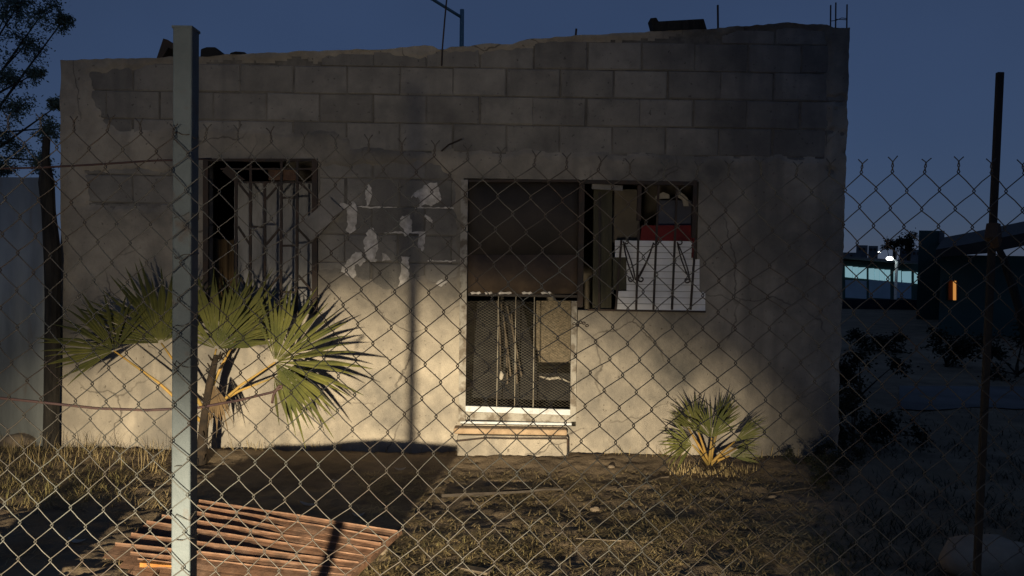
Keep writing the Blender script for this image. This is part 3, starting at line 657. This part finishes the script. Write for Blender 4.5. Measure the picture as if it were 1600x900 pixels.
# ------------------------------------------------------------------ sheet-metal fence and timber post at the left
sf = empty('sheet_metal_fence', (at(20, 680, 5.9).x, 5.9, 0)); tag(sf, 'grey sheet-metal fence panels at the left edge', 'fence')
xe = at(74, 450, 5.92).x
for k in range(3):
    a = xe - 0.62 * (k + 1) + 0.02; b = xe - 0.62 * k; n = 24; mb = MB()
    zt = at(40, 277, 5.9).z + 0.02 * (k % 2)
    for i in range(n + 1):
        x = a + (b - a) * i / n; y = 5.90 + 0.012 * k + 0.006 * math.sin(i / n * 2 * math.pi * 3) + 0.008 * nz(x, 1, 1, 2)
        mb.v += [(x, y, 0.0), (x, y, zt + 0.008 * nz(x, 2, 2, 3))]
    mb.f = [(2 * i, 2 * i + 2, 2 * i + 3, 2 * i + 1) for i in range(n)]
    o = mb.build('panel', M['sheet'], sf, smooth=True); so = o.modifiers.new('t', 'SOLIDIFY'); so.thickness = 0.002
tp = MB(); pts = [at(80, 712, 5.86), at(81, 640, 5.86), at(82, 560, 5.86), at(82, 470, 5.86), at(82, 400, 5.86), at(76, 330, 5.86), at(72, 285, 5.86), at(71, 250, 5.86), at(72, 214, 5.86)]
pts[0].z = -0.1
tp.tube(pts, [0.062, 0.058, 0.055, 0.056, 0.058, 0.052, 0.055, 0.030, 0.028], 9)
for i, v in enumerate(tp.v): tp.v[i] = (v[0] + 0.012 * nz(v[0], v[1], v[2], 9), v[1] + 0.012 * nz(v[1], v[2], v[0], 9), v[2])
tpo = tp.build('timber_post', M['old_wood'], smooth=False); tag(tpo, 'gnarled dark timber post beside the sheet-metal fence', 'post')

# ------------------------------------------------------------------ trees
def leafy(name, label, cat, base, trunk_pts, trunk_r, clumps, n_leaf, leaf, seed, lm=M['leaf'], bm=M['bark'], group=None, limb_from=0.6, aspect=0.45):
    r2 = random.Random(seed); root = empty(name, base); tag(root, label, cat, group)
    tb = MB(); tb.tube(trunk_pts, trunk_r, 8)
    tip = Vector(trunk_pts[-1]); mid = Vector(trunk_pts[max(0, len(trunk_pts) - 2)])
    cr = MB()
    for (c, rad) in clumps:
        c = Vector(c); s0 = mid.lerp(tip, r2.random())
        m1 = s0.lerp(c, 0.5) + Vector((r2.uniform(-.15, .15), r2.uniform(-.15, .15), r2.uniform(0, .2))) * rad
        tb.tube([s0, m1, c], [trunk_r[-1] * 0.8, trunk_r[-1] * 0.45, trunk_r[-1] * 0.15], 5)
        tw = []
        for _ in range(10):
            d = Vector((r2.gauss(0, 1), r2.gauss(0, 1), r2.gauss(0, .8))).normalized()
            e = c + d * rad * r2.uniform(.5, 1.15) + Vector((0, 0, -0.15 * rad)); tw.append((c, e))
            tb.tube([c, c.lerp(e, .5) + Vector((0, 0, .06 * rad)), e], [trunk_r[-1] * 0.15, trunk_r[-1] * 0.1, trunk_r[-1] * 0.05], 4)
        for _ in range(n_leaf):
            a, e = tw[r2.randrange(10)]; p = a.lerp(e, r2.random() ** 0.6) + Vector((r2.gauss(0, 1), r2.gauss(0, 1), r2.gauss(0, 1))) * rad * 0.16
            d = Vector((r2.gauss(0, 1), r2.gauss(0, 1), r2.gauss(-.3, .7))).normalized(); n_ = d.orthogonal().normalized(); q = Matrix.Rotation(r2.random() * 6.28, 3, d) @ n_
            L = leaf * r2.uniform(.6, 1.3); w = L * aspect * 0.5
            cr.add([p, p + d * L * .5 + q * w, p + d * L, p + d * L * .5 - q * w], [(0, 1, 2, 3)])
    tb.build('trunk', bm, root, smooth=True); cr.build('crown', lm, root)
    return root
cl = []
for (px, py, rd, Y) in [(10, 20, .34, 8.6), (70, 15, .26, 8.4), (40, 70, .24, 8.5), (-40, 60, .5, 8.6), (100, 30, .13, 8.4), (5, 120, .22, 8.5), (30, 165, .28, 8.5), (75, 200, .2, 8.4), (20, 225, .26, 8.5), (-60, 180, .5, 8.6), (55, 115, .13, 8.4), (90, 165, .10, 8.3), (-90, 20, .5, 8.8), (60, 250, .2, 8.4), (5, 265, .2, 8.4), (30, 5, .2, 8.5)]:
    cl.append((at(px, py, Y), rd))
bx0 = at(-120, 700, 8.7).x
leafy('mesquite_tree', 'tree with fine drooping leaves against the dusk sky at the upper left', 'tree', (bx0, 8.7, 0), [(bx0, 8.7, -0.1), (bx0 + .05, 8.7, 1.0), (bx0 + .12, 8.65, 2.0), (bx0 + .2, 8.6, 2.9)], [.12, .10, .075, .035], cl, 1000, 0.034, 3)

# ------------------------------------------------------------------ fan palms
def fan(hub, out, normal, radius, nseg, spread, droop, seed, split=0.58):
    """one fan blade: pleated segments joined near the hub, free and narrowing towards their tips"""
    r2 = random.Random(seed); mb = MB(); out = Vector(out).normalized(); nrm = Vector(normal); nrm = (nrm - out * nrm.dot(out)).normalized(); side = out.cross(nrm)
    hub = Vector(hub); st = spread / nseg
    for k in range(nseg):
        if r2.random() < .09: continue
        a = -spread / 2 + (k + .5) * st + r2.gauss(0, st * .16); L = radius * (1.0 - 0.22 * (abs(a) / (spread / 2)) ** 2) * r2.uniform(.82, 1.08)
        d = out * math.cos(a) + side * math.sin(a); pe = -out * math.sin(a) + side * math.cos(a)
        rows = []
        bend = r2.uniform(.5, 2.4) * droop + .05 + (r2.uniform(.1, .5) if r2.random() < .15 else 0); jit = r2.gauss(0, .085)
        for t in (0.04, 0.2, split, 0.65, 0.85, 1.0):
            wdt = math.tan(st / 2) * L * min(t, split) * (1.0 if t <= split * .6 else .97)
            if t > split: wdt *= max(0.04, 1 - (t - split) / (1 - split)) ** 0.8
            sag = bend * max(0, t - .35) ** 2 * L
            c = hub + d * (L * t) + nrm * (0.05 * L * t * math.cos(a * 1.3)) + Vector((0, 0, -sag)) + pe * (jit * max(0, t - split) * L)
            rows.append([c - pe * wdt - nrm * wdt * .8, c + nrm * wdt * .8, c + pe * wdt - nrm * wdt * .8])
        vs = [v for rw in rows for v in rw]; fs = []
        for i in range(len(rows) - 1):
            fs += [(3 * i, 3 * i + 1, 3 * i + 4, 3 * i + 3), (3 * i + 1, 3 * i + 2, 3 * i + 5, 3 * i + 4)]
        mb.add(vs, fs)
    return mb
def palm(label, base, fronds, trunk_pts, trunk_r, seed, dead=()):
    root = empty('fan_palm', base); tag(root, label, 'palm')
    tb = MB(); tb.tube(trunk_pts, trunk_r, 9)
    for k, v in enumerate(tb.v): tb.v[k] = (v[0] + .008 * nz(v[0], v[1], v[2], 30), v[1] + .008 * nz(v[1], v[2], v[0], 30), v[2])
    r2 = random.Random(seed)
    tp0, tp1 = Vector(trunk_pts[0]), Vector(trunk_pts[-1])
    for _ in range(26):   # old leaf bases
        t = r2.random(); c = tp0.lerp(tp1, t); an = r2.uniform(0, 6.28); d = Vector((math.cos(an), math.sin(an), 1.3)).normalized()
        s = c + Vector((math.cos(an), math.sin(an), 0)) * trunk_r[0] * .8; tb.tube([s, s + d * trunk_r[0] * 1.3], [trunk_r[0] * .22, trunk_r[0] * .10], 5)
    tb.build('trunk', M['trunk'], root, smooth=True)
    for i, (start, hub, outd, nrm, rad, nseg, spr, drp) in enumerate(fronds):
        fb = fan(hub, outd, nrm, rad, nseg, spr, drp, seed + i).build('frond', M['palm'], root)
        s, h = Vector(start), Vector(hub); m1 = s.lerp(h, .5) + Vector((0, 0, .04 * (h - s).length))
        r0 = 0.012 if trunk_r[0] > 0.05 else 0.010
        MB().tube([s, m1, h], [r0 * 1.5, r0, r0 * .6], 6).build('stalk', M['petiole'], fb, smooth=True)
    for (hp_, tp_, rd_) in dead:      # dead leaves hanging against the trunk
        fan(hp_, Vector(tp_) - Vector(hp_), (0, -1, .1), rd_, 12, R(50), .05, seed + 77).build('dead_frond', M['straw_leaf'], root)
    return root
YP = 5.52
def F(start, hub, tip, dy, nrm, nseg, spr, drp, scale=1.0, Y=YP):
    s = at(*start, Y); h = at(*hub, Y + dy); tp_ = at(*tip, Y + dy * 1.4)
    return (s, h, (tp_ - h), nrm, (tp_ - h).length * scale, nseg, R(spr), drp)
n0 = (0.05, -1, 0.25)
big = [F((316, 660), (178, 548), (95, 470), -.10, (0.1, -1, .35), 30, 165, .10, 1.0),
       F((318, 640), (252, 536), (215, 405), .05, (0.2, -1, .3), 30, 150, .04, 1.0),
       F((322, 620), (338, 545), (352, 420), .02, (-.05, -1, .3), 34, 165, .03, 1.0),
       F((324, 620), (368, 532), (425, 420), .12, (-.25, -1, .25), 30, 120, .04, 1.0),
       F((322, 650), (430, 566), (572, 520), -.12, (-.15, -1, .2), 40, 200, .10, 1.0),
       F((322, 640), (428, 590), (505, 625), -.05, (-.2, -1, .5), 18, 120, .10, 1.0)]
bp = at(318, 722, YP)
palm('large fan palm with yellow stalks behind the grey post', (bp.x, YP, 0), big, [(bp.x - .02, YP, -.05), tuple(at(318, 670, YP)), tuple(at(328, 600, YP)), tuple(at(338, 555, YP))], [.040, .035, .028, .018], 40, dead=[(at(334, 600, YP - .05), at(352, 672, YP - .06), .34)])
YQ = 5.55
def G(hub, tip, dy, nrm, nseg, spr, drp): return F((1108, 728), hub, tip, dy, nrm, nseg, spr, drp, 1.0, YQ)
small = [G((1082, 695), (1026, 690), -.08, (.2, -1, .5), 18, 120, .12), G((1090, 672), (1062, 616), .02, (.1, -1, .3), 22, 95, .03), G((1112, 684), (1118, 622), -.05, n0, 26, 140, .05),
         G((1122, 668), (1147, 612), .06, (-.1, -1, .3), 14, 60, .03), G((1148, 690), (1202, 652), .03, (-.6, -.6, .5), 14, 50, .06), G((1140, 712), (1190, 706), -.03, (-.2, -1, .9), 14, 60, .12), G((1075, 668), (1052, 640), .1, n0, 16, 80, .03), G((1150, 700), (1188, 690), .08, (-.3, -.6, .8), 12, 50, .1)]
bq = at(1108, 740, YQ)
palm('small fan palm with yellow base at the foot of the wall right of the door', (bq.x, YQ, 0), small, [(bq.x, YQ, -.04), tuple(at(1108, 738, YQ)), tuple(at(1108, 726, YQ))], [.04, .035, .02], 90)

# ------------------------------------------------------------------ louvred rusty panel propped on rubble
gr = empty('rusty_louvre_panel', (-1.1, 3.6, 0.0)); tag(gr, 'rusty louvred steel panel lying propped on the ground near the fence', 'metal panel')
HB = 0.215; TILT = 0.0135
NS = 10
Lp = [(312, 784), (296, 790), (276, 797), (254, 807), (230, 817), (206, 836), (181, 851), (205, 866), (216, 876), (224, 886)]
Rp = [(622, 833), (608, 843), (596, 853), (585, 862), (573, 872), (561, 882), (550, 892), (541, 902), (532, 913), (523, 924)]
for k in range(NS):
    h = HB - TILT * k
    hh = lambda t: float(np.interp(t, [0, .25, .4, .55, 1], [.15, .165, .21, .225, .20])) * (1 - k / 9 * .8) + .01
    a = on_ground(*Lp[k], hh(0)); b = on_ground(*Rp[k], hh(1))
    pt = lambda t: on_ground(Lp[k][0] + (Rp[k][0] - Lp[k][0]) * t, Lp[k][1] + (Rp[k][1] - Lp[k][1]) * t, hh(t))
    d = (b - a).normalized(); back = Vector((-d.y, d.x, 0)); 
    dep = 0.105
    # louvre blade: raised front lip, sloping face falling away to the back, turned-down rear edge
    A = [a, b]; mb = MB()
    prof = [(0.0, -0.012), (0.0, 0.006), (0.006, 0.008), (-0.030, -0.014), (-dep, -0.030), (-dep, -0.042)]
    prof = [(0.006, -0.012), (0.004, 0.006), (-0.003, 0.007), (-0.006, -0.003), (-dep * .6, -0.022), (-dep * .8, -0.034)]
    ring = lambda P0: [P0 + back * (y) + Vector((0, 0, z)) for (y, z) in prof]
    rows = [ring(pt(t) + Vector((0, 0, 0.004 * nz(k * 2.2, t * 5, 1)))) for t in np.linspace(0, 1, 9)]
    n = len(prof)
    mb.add([v for rw in rows for v in rw], [(i * n + j, i * n + j + 1, (i + 1) * n + j + 1, (i + 1) * n + j) for i in range(8) for j in range(n - 1)])
    o = mb.build('slat', M['rust'], gr); so = o.modifiers.new('t', 'SOLIDIFY'); so.thickness = 0.003; so.offset = 0
    MB().tube([pt(t) + Vector((0, 0, 0.010 + 0.004 * nz(k * 2.2, t * 5, 1))) - back * .002 for t in np.linspace(0, 1, 9)], .0042, 5).build('lip', M['lip_highlight'], o)
for (u, v) in ((Rp[0], Rp[-1]), ((330, 787), (246, 897))):
    hr = u[0] > 500; a = on_ground(*u, .165 if hr else .085); b = on_ground(*v, .03); d = (b - a).normalized()
    MB().bar(a - d * .02, b + d * .1, 0.016, 0.03, up=(0, 0, 1)).build('side_rail', M['rust'], gr)
a = on_ground(222, 882, .05); b = on_ground(500, 906, .05)
MB().bar(a, b, 0.035, 0.03, up=(0, 0, 1)).build('front_rail', M['orange'], gr)
for (u, lb) in (((505, 830), 'grey concrete block under the far right corner of the rusty panel'), ((350, 806), 'concrete block under the far left corner of the rusty panel')):
    p = on_ground(*u, 0.10); o = MB().box((p.x, p.y, 0.02), (0.18, 0.10, 0.14), Matrix.Rotation(rng.uniform(-.3, .3), 3, 'Z')).build('concrete_prop', M['stone'], bevel=0.012)
    tag(o, lb, 'block')
# unseen kerb, added outside the view to cast the left yard shadow
kb = MB(); n = 12
for i in range(n + 1):
    t = i / n; x = -2.42 + 0.44 * t; h = 0.21 - 0.02 * t + 0.02 * nz(t * 5); y = 2.62
    kb.v += [(x, y - .09, -.05), (x, y - .07, h), (x, y + .07, h - .02), (x, y + .09, -.05)]
kb.f = [(4 * i + j, 4 * i + j + 1, 4 * i + 5 + j, 4 * i + 4 + j) for i in range(n) for j in range(3)] + [(0, 1, 2, 3), (4 * n + 3, 4 * n + 2, 4 * n + 1, 4 * n)]
tag(kb.build('shadow_kerb', M['cement']), 'unseen low kerb added at the fence foot to cast the left yard shadow', 'shadow caster')

# ------------------------------------------------------------------ stone, twigs, litter
def rock(name, c, size, seed, m, label, cat='stone', group=None):
    mb = MB(); n, k = 18, 11
    for j in range(k + 1):
        th = math.pi * j / k
        for i in range(n):
            ph = 2 * math.pi * i / n; d = Vector((math.sin(th) * math.cos(ph), math.sin(th) * math.sin(ph), math.cos(th)))
            r = 1 + .24 * mnoise.noise(d * 1.2 + Vector((seed, 0, 0))) + .10 * mnoise.noise(d * 3.1 + Vector((seed, 5, 0))) + .03 * mnoise.noise(d * 8 + Vector((seed, 5, 0)))
            mb.v.append((c[0] + d.x * r * size[0], c[1] + d.y * r * size[1], c[2] + d.z * r * size[2]))
    mb.f = [(j * n + i, j * n + (i + 1) % n, (j + 1) * n + (i + 1) % n, (j + 1) * n + i) for j in range(k) for i in range(n)]
    return tag(mb.build(name, m, smooth=True), label, cat, group)
sp = on_ground(1548, 880, 0.06); rock('large_stone', (sp.x, sp.y, 0.07), (0.24, 0.17, 0.115), 4.2, M['pale_stone'], 'large tan stone at the bottom right corner')
for i, (px, py, s, lb) in enumerate([(1208, 772, .022, 'pebble below the small palm'), (930, 792, .022, 'small pale stone in the straw right of the step'), (735, 702, .0, ''), (160, 690, .05, 'dark clod at the foot of the wall left of the palm'), (30, 700, .10, 'brown clod heap at the foot of the sheet fence'), (955, 733, .018, 'little pale stone near the wall right of the step'), (590, 865, .04, 'broken lump beside the right end of the rusty panel')]):
    if s == 0: continue
    p = on_ground(px, py, 0.01); rock('small_stone', (p.x, p.y, gz(p.x, p.y) + s * .3), (s * 1.4, s, s * .8), 10 + i, M['stone'] if i != 3 else M['dirt'], lb)
for i, (a, b, lb) in enumerate([((712, 878), (765, 890), 'grey plank offcut lying in the straw right of the rusty panel'), ((1020, 850), (900, 838), 'long thin pale stick on the straw at centre right'), ((830, 760), (740, 770), 'dark branch lying in front of the step'), ((1275, 758), (1200, 768), 'pale twig below the right end of the wall'), ((1045, 742), (965, 762), 'thin twig left of the small palm'), ((690, 772), (880, 762), 'long dark stick in front of the step')]):
    p, q = on_ground(*a, .02), on_ground(*b, .02); p.z = gz(p.x, p.y) + .015; q.z = gz(q.x, q.y) + .015
    if i == 0:
        o = MB().bar(p, q, .05, .015, up=(0, 0, 1)).build('plank_offcut', M['stick'], bevel=.003)
    else:
        r_ = .011 if i in (2, 5) else .005
        pts = [p.lerp(q, t) + Vector((.02 * nz(t * 3, i, 1), .02 * nz(t * 3, i, 4), .01 * nz(t * 4, i, 7))) for t in np.linspace(0, 1, 8)]
        o = MB().tube(pts, [r_ * (1.1 - .5 * t) for t in np.linspace(0, 1, 8)], 6).build('fallen_stick', M['bark'] if i in (2, 5) else M['stick'])
    tag(o, lb, 'plank' if i == 0 else 'stick')
for i, (px, py, lb) in enumerate([(527, 750, 'pale curled leaf lying in the dark shadow'), (482, 785, 'small pale scrap in the shadow above the rusty panel'), (560, 806, 'pale scrap at the edge of the shadow'), (120, 848, 'pale scrap at the lower left in the shadow'), (625, 732, 'pale scraps near the wall in the shadow')]):
    p = on_ground(px, py, .01); mb = MB(); L = rng.uniform(.03, .06); an = rng.uniform(-.5, .5)
    for t in np.linspace(0, 1, 6):
        w = .012 * math.sin(math.pi * (.1 + .8 * t)); dx = Vector((math.cos(an), math.sin(an), 0)); dy = Vector((-dx.y, dx.x, .3))
        c = Vector((p.x, p.y, gz(p.x, p.y) + .012)) + dx * (t - .5) * L * 2 + Vector((0, 0, .03 * (t - .5) ** 2 * 2)); mb.v += [tuple(c - dy * w), tuple(c + dy * w)]
    mb.f = [(2 * k, 2 * k + 2, 2 * k + 3, 2 * k + 1) for k in range(5)]
    o = mb.build('litter_scrap', M['litter']); so = o.modifiers.new('t', 'SOLIDIFY'); so.thickness = .002; tag(o, lb, 'litter')

# ------------------------------------------------------------------ grass and straw
def blades(name, m, n, place, hgt, wid, lean, seed, label):
    r2 = random.Random(seed); mb = MB(); V = mb.v; Fc = mb.f
    for _ in range(n):
        p = place(r2)
        if p is None: continue
        x, y = p; z = gz(x, y) + (.005 if lean[0] > .9 else -.004); h = r2.uniform(*hgt); an = r2.uniform(0, 6.283); l = r2.uniform(*lean); w = wid * r2.uniform(.6, 1.3)
        dx, dy = math.cos(an), math.sin(an); sx, sy = -dy * w, dx * w; b = len(V)
        V.append((x - sx, y - sy, z)); V.append((x + sx, y + sy, z))
        m1, h1 = h * l * .45, h * math.sqrt(max(.02, 1 - l * l)) * .6
        V.append((x + dx * m1 + sx * .8, y + dy * m1 + sy * .8, z + h1)); V.append((x + dx * m1 - sx * .8, y + dy * m1 - sy * .8, z + h1))
        V.append((x + dx * h * l * 1.1, y + dy * h * l * 1.1, z + h * math.sqrt(max(.02, 1 - l * l)) * .92))
        Fc.append((b, b + 1, b + 2, b + 3)); Fc.append((b + 3, b + 2, b + 4))
    o = mb.build(name, m); tag(o, label, 'grass', kind='stuff'); return o
def area(px0, py0, px1, py1, dens=0.5):
    def f(r2):
        for _ in range(6):
            px, py = r2.uniform(px0, px1), r2.uniform(py0, py1); g = on_ground(px, py)
            if g.y > W - .03 and XL - .05 < g.x < XR + .05: continue
            if nz(g.x, g.y, 3, 2.2) * .5 + nz(g.x, g.y, 8, 7) * .5 > dens - r2.random() * .6: continue
            return g.x, g.y
        return None
    return f
blades('dry_grass_clump', M['straw'], 3400, area(-60, 702, 262, 800, .32), (.03, .13), .0017, (.85, .9995), 1, 'tangled dry grass at the left in front of the sheet fence')
blades('green_grass_clump', M['green_grass'], 1100, area(-60, 700, 200, 790, .40), (.03, .10), .0018, (.4, .98), 2, 'greenish grass mixed in at the left')
blades('tall_dry_stems', M['straw'], 260, area(-60, 698, 262, 745, .35), (.10, .26), .0015, (.2, .85), 9, 'taller dry stems standing at the left below the wall')
blades('straw_litter', M['straw'], 13000, area(560, 738, 1290, 925, .36), (.02, .10), .0028, (.98, .9999), 3, 'flattened straw littering the lit ground in front of the door')
blades('yellow_grass', M['green_grass'], 1500, area(580, 820, 1180, 930, .28), (.02, .06), .0016, (.7, .99), 4, 'short yellow-green grass at the bottom centre')
blades('shade_straw', M['straw'], 1500, area(-40, 800, 640, 930, .2), (.03, .09), .0016, (.9, .999), 5, 'sparse straw lying in the dark shadow at the lower left')
def foot(r2):
    x = r2.uniform(XL, XR)
    if wp(716, 700).x < x < wp(890, 700).x: return None
    if nz(x, 3, 3, 1.6) > .15: return None
    return x, W - .03 - abs(r2.gauss(0, .05))
blades('wall_foot_grass', M['straw'], 520, foot, (.02, .13), .0016, (.2, .9), 6, 'thin dry grass along the foot of the wall')
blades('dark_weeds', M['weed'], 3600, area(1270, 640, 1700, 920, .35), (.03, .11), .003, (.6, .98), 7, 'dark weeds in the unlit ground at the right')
def ring(r2):
    a = r2.uniform(0, 6.28); rr = r2.uniform(.06, .22); return bq.x + rr * math.cos(a) * 1.6, YQ - .02 + rr * math.sin(a) * .6
blades('palm_basin_grass', M['straw'], 240, ring, (.03, .09), .003, (.2, .8), 8, 'dry tufts round the foot of the small palm')

# bushes at the right of the house
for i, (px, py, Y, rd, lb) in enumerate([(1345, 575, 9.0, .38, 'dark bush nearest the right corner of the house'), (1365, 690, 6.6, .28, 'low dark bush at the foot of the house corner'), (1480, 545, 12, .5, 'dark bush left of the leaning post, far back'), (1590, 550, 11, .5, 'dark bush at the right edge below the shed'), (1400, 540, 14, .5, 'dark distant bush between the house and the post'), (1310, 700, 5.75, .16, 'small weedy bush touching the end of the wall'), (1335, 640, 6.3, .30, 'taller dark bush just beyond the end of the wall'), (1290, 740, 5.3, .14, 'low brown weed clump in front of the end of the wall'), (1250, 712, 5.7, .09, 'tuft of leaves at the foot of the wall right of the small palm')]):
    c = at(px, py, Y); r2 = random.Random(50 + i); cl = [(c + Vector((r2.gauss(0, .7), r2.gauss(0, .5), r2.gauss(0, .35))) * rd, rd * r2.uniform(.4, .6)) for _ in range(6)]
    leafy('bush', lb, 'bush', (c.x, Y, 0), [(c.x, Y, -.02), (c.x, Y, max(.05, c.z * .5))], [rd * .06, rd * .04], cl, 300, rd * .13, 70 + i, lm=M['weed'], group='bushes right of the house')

# ------------------------------------------------------------------ far right background
def bld(name, label, px0, px1, ptop, Y, depth, m, cat='building'):
    a, b = at(px0, ptop, Y), at(px1, ptop, Y); root = empty(name, ((a.x + b.x) / 2, Y, 0)); tag(root, label, cat)
    k = (Y + depth) / Y; a0, b0 = Vector((a.x, Y, -.2)), Vector((b.x, Y, -.2))      # side walls run off askew from the front
    MB().prism([a0, b0, Vector((b.x * k, Y + depth, -.2)), Vector((a.x * k, Y + depth, -.2))], (0, 0, a.z + .2)).build('wall', m, root)
    return root
YB = 40
lw = MB(); la, lb_ = at(1290, 467, 30), at(1800, 472, 30)
lw.prism([Vector((la.x, 30, -.1)), Vector((lb_.x, 30, -.1)), Vector((lb_.x, 30, lb_.z)), Vector((la.x, 30, la.z))], (0, .2, 0))
tag(lw.build('dark_cover_wall', mat('dark_navy_wall', (.035, .04, .055), (.02, .025, .04), 2, .95)), 'low dark wall added to darken the lamplit ground before the lit hall', 'wall')  # added dark strip that hides the ground lit by the yard lamp
hall = bld('lit_hall', 'long low hall with lit teal windows in the far right background', 1300, 1436, 407, YB, 8, M['tealwall'])
for (a, b) in [(1321, 1332), (1333, 1341), (1342, 1354), (1358, 1366), (1367, 1374), (1375, 1382), (1383, 1391), (1397, 1408), (1410, 1424), (1429, 1435)]:
    t = 416 + (a - 1321) * .09
    o = MB().prism([at(a, t, YB - .05), at(b, t, YB - .05), at(b, t + 18, YB - .05), at(a, t + 17, YB - .05)], (0, .1, 0)).build('window', M['glow_window'], hall)
for (a, b) in [(1321, 1354), (1358, 1391), (1397, 1424)]:
    MB().prism([at(a, 437, YB - .04), at(b, 439, YB - .04), at(b, 467, YB - .04), at(a, 465, YB - .04)], (0, .08, 0)).build('panel', mat('pale_blue_cladding', (0.30, 0.42, 0.55), (0.24, 0.35, 0.46), 1, .6), hall)
q0, q1 = at(1296, 398, YB - 1), at(1440, 409, YB - 1)
MB().prism([q0, q1, q1 + Vector((0, 0, -.12)), q0 + Vector((0, 0, -.12))], (0, 10, 0)).build('roof', M['farwall'], hall)
yl = YB - 4; lp = empty('yard_lamp', (at(1401, 460, yl).x, yl, 0)); tag(lp, 'lit white lamp on a pale pole before the far hall', 'street lamp')
c = at(1401, 408, yl); MB().tube([(c.x, yl, 0), c], .07, 8).build('pole', M['door_white'], lp)
MB().tube([c, at(1391, 403, yl)], .04, 6).build('arm', M['door_white'], lp)
hd_ = at(1390, 404, yl); MB().tube([hd_ + Vector((-.16, 0, 0)), hd_ + Vector((-.1, 0, 0)), hd_ + Vector((.1, 0, 0)), hd_ + Vector((.16, 0, 0))], [.02, .085, .085, .02], 10).build('lamp_glass', M['glow_lamp'], lp, smooth=True)
pl = bpy.data.lights.new('yard_lamp_light', 'POINT'); pl.energy = 5; pl.color = (.85, 1, .95); pl.shadow_soft_size = .2
plo = bpy.data.objects.new('yard_lamp_light', pl); COL.objects.link(plo); plo.location = hd_ + Vector((0, -.35, -.1))
ws = MB().tube([at(1374.0, 394, 60) + Vector((-.1, 0, 0)), at(1374.0, 394, 60), at(1374.0, 394, 60) + Vector((.1, 0, 0))], [.02, .07, .02], 8).build('distant_lamp', M['glow_lamp']); tag(ws, 'tiny distant white light above the lit hall', 'lamp')
# hillside houses
for i, (a, b, t, Y, lb) in enumerate([(1338, 1356, 383, 130, 'leftmost pale house on the far rise'), (1357, 1372, 384, 140, 'second pale house on the far rise'), (1406, 1424, 388, 135, 'pale house below the far trees'), (1424, 1440, 390, 125, 'pale house next to the dark block on the far rise'), (1296, 1345, 394, 120, 'low dark row building on the far rise')]):
    h_ = bld('hill_house', lb, a, b, t, Y, 10, M['farwall'], 'house'); h_['group'] = 'houses on the far rise'
    for k in range(2):
        xx = a + (b - a) * (.3 + .4 * k); MB().prism([at(xx - 1.5, t + 4, Y - .1), at(xx + 1.5, t + 4, Y - .1), at(xx + 1.5, t + 8, Y - .1), at(xx - 1.5, t + 8, Y - .1)], (0, .2, 0)).build('window', M['black_iron'], h_)
for i, (px, py, rd, lb) in enumerate([(1398, 376, 1.0, 'left of the two dark round trees above the far hall'), (1420, 378, 1.1, 'right of the two dark round trees above the far hall')]):
    c = at(px, py, 80); r2 = random.Random(i); cl = [(c + Vector((r2.gauss(0, .55), r2.gauss(0, .5), r2.gauss(0, .3))) * rd, rd * .6) for _ in range(7)]
    leafy('far_tree', lb, 'tree', (c.x, 80, 0), [(c.x, 80, -.1), (c.x, 80, c.z - .5)], [.16, .1], cl, 150, .28, 200 + i, lm=M['weed'], group='far dark trees')
# dark shed with tiled eave at the right edge
sh = bld('dark_block_house', 'dark green block-shaped house left of the sloping shed roof', 1436, 1476, 360, 24, 6, M['tealwall'])
c = at(1476, 362, 23.9); MB().box((c.x - .06, 23.95, c.z / 2 + 1.2), (.12, .1, c.z - 2.4)).build('pale_corner', M['farwall'], sh)
s2 = bld('sloping_roof_shed', 'dark green shed with a sloping overhanging roof at the right edge', 1470, 1760, 398, 18, 6, M['tealwall'])
MB().prism([at(1462, 390, 17.4), at(1540, 376, 16.8), at(1640, 356, 15.8), at(1640, 376, 15.8), at(1600, 384, 16.4), at(1540, 396, 16.8), at(1462, 402, 17.4)], (4.1, 7, 0.6)).build('roof', M['brown_sheet'], s2)
MB().prism([at(1482, 438, 17.9), at(1496, 438, 17.9), at(1496, 469, 17.9), at(1482, 469, 17.9)], (0, .06, 0)).build('doorway', mat('brown_doorway', (.14, .05, .015), None, 3), s2)
MB().prism([at(1491, 439, 17.8), at(1494, 439, 17.8), at(1494, 469, 17.8), at(1491, 469, 17.8)], (0, .05, 0)).build('door_edge_glow', M['glow_orange'], s2)
br = MB().tube([at(1556, 378, 4.5), at(1566, 400, 4.5), at(1580, 440, 4.5), at(1592, 480, 4.5), at(1603, 530, 4.5), at(1625, 640, 4.5), at(1640, 770, 4.5)], [.014, .02, .024, .024, .024, .024, .026], 8).build('leaning_branch', M['old_wood'])
tag(br, 'dark curved branch leaning to the right of the thin iron post', 'branch')
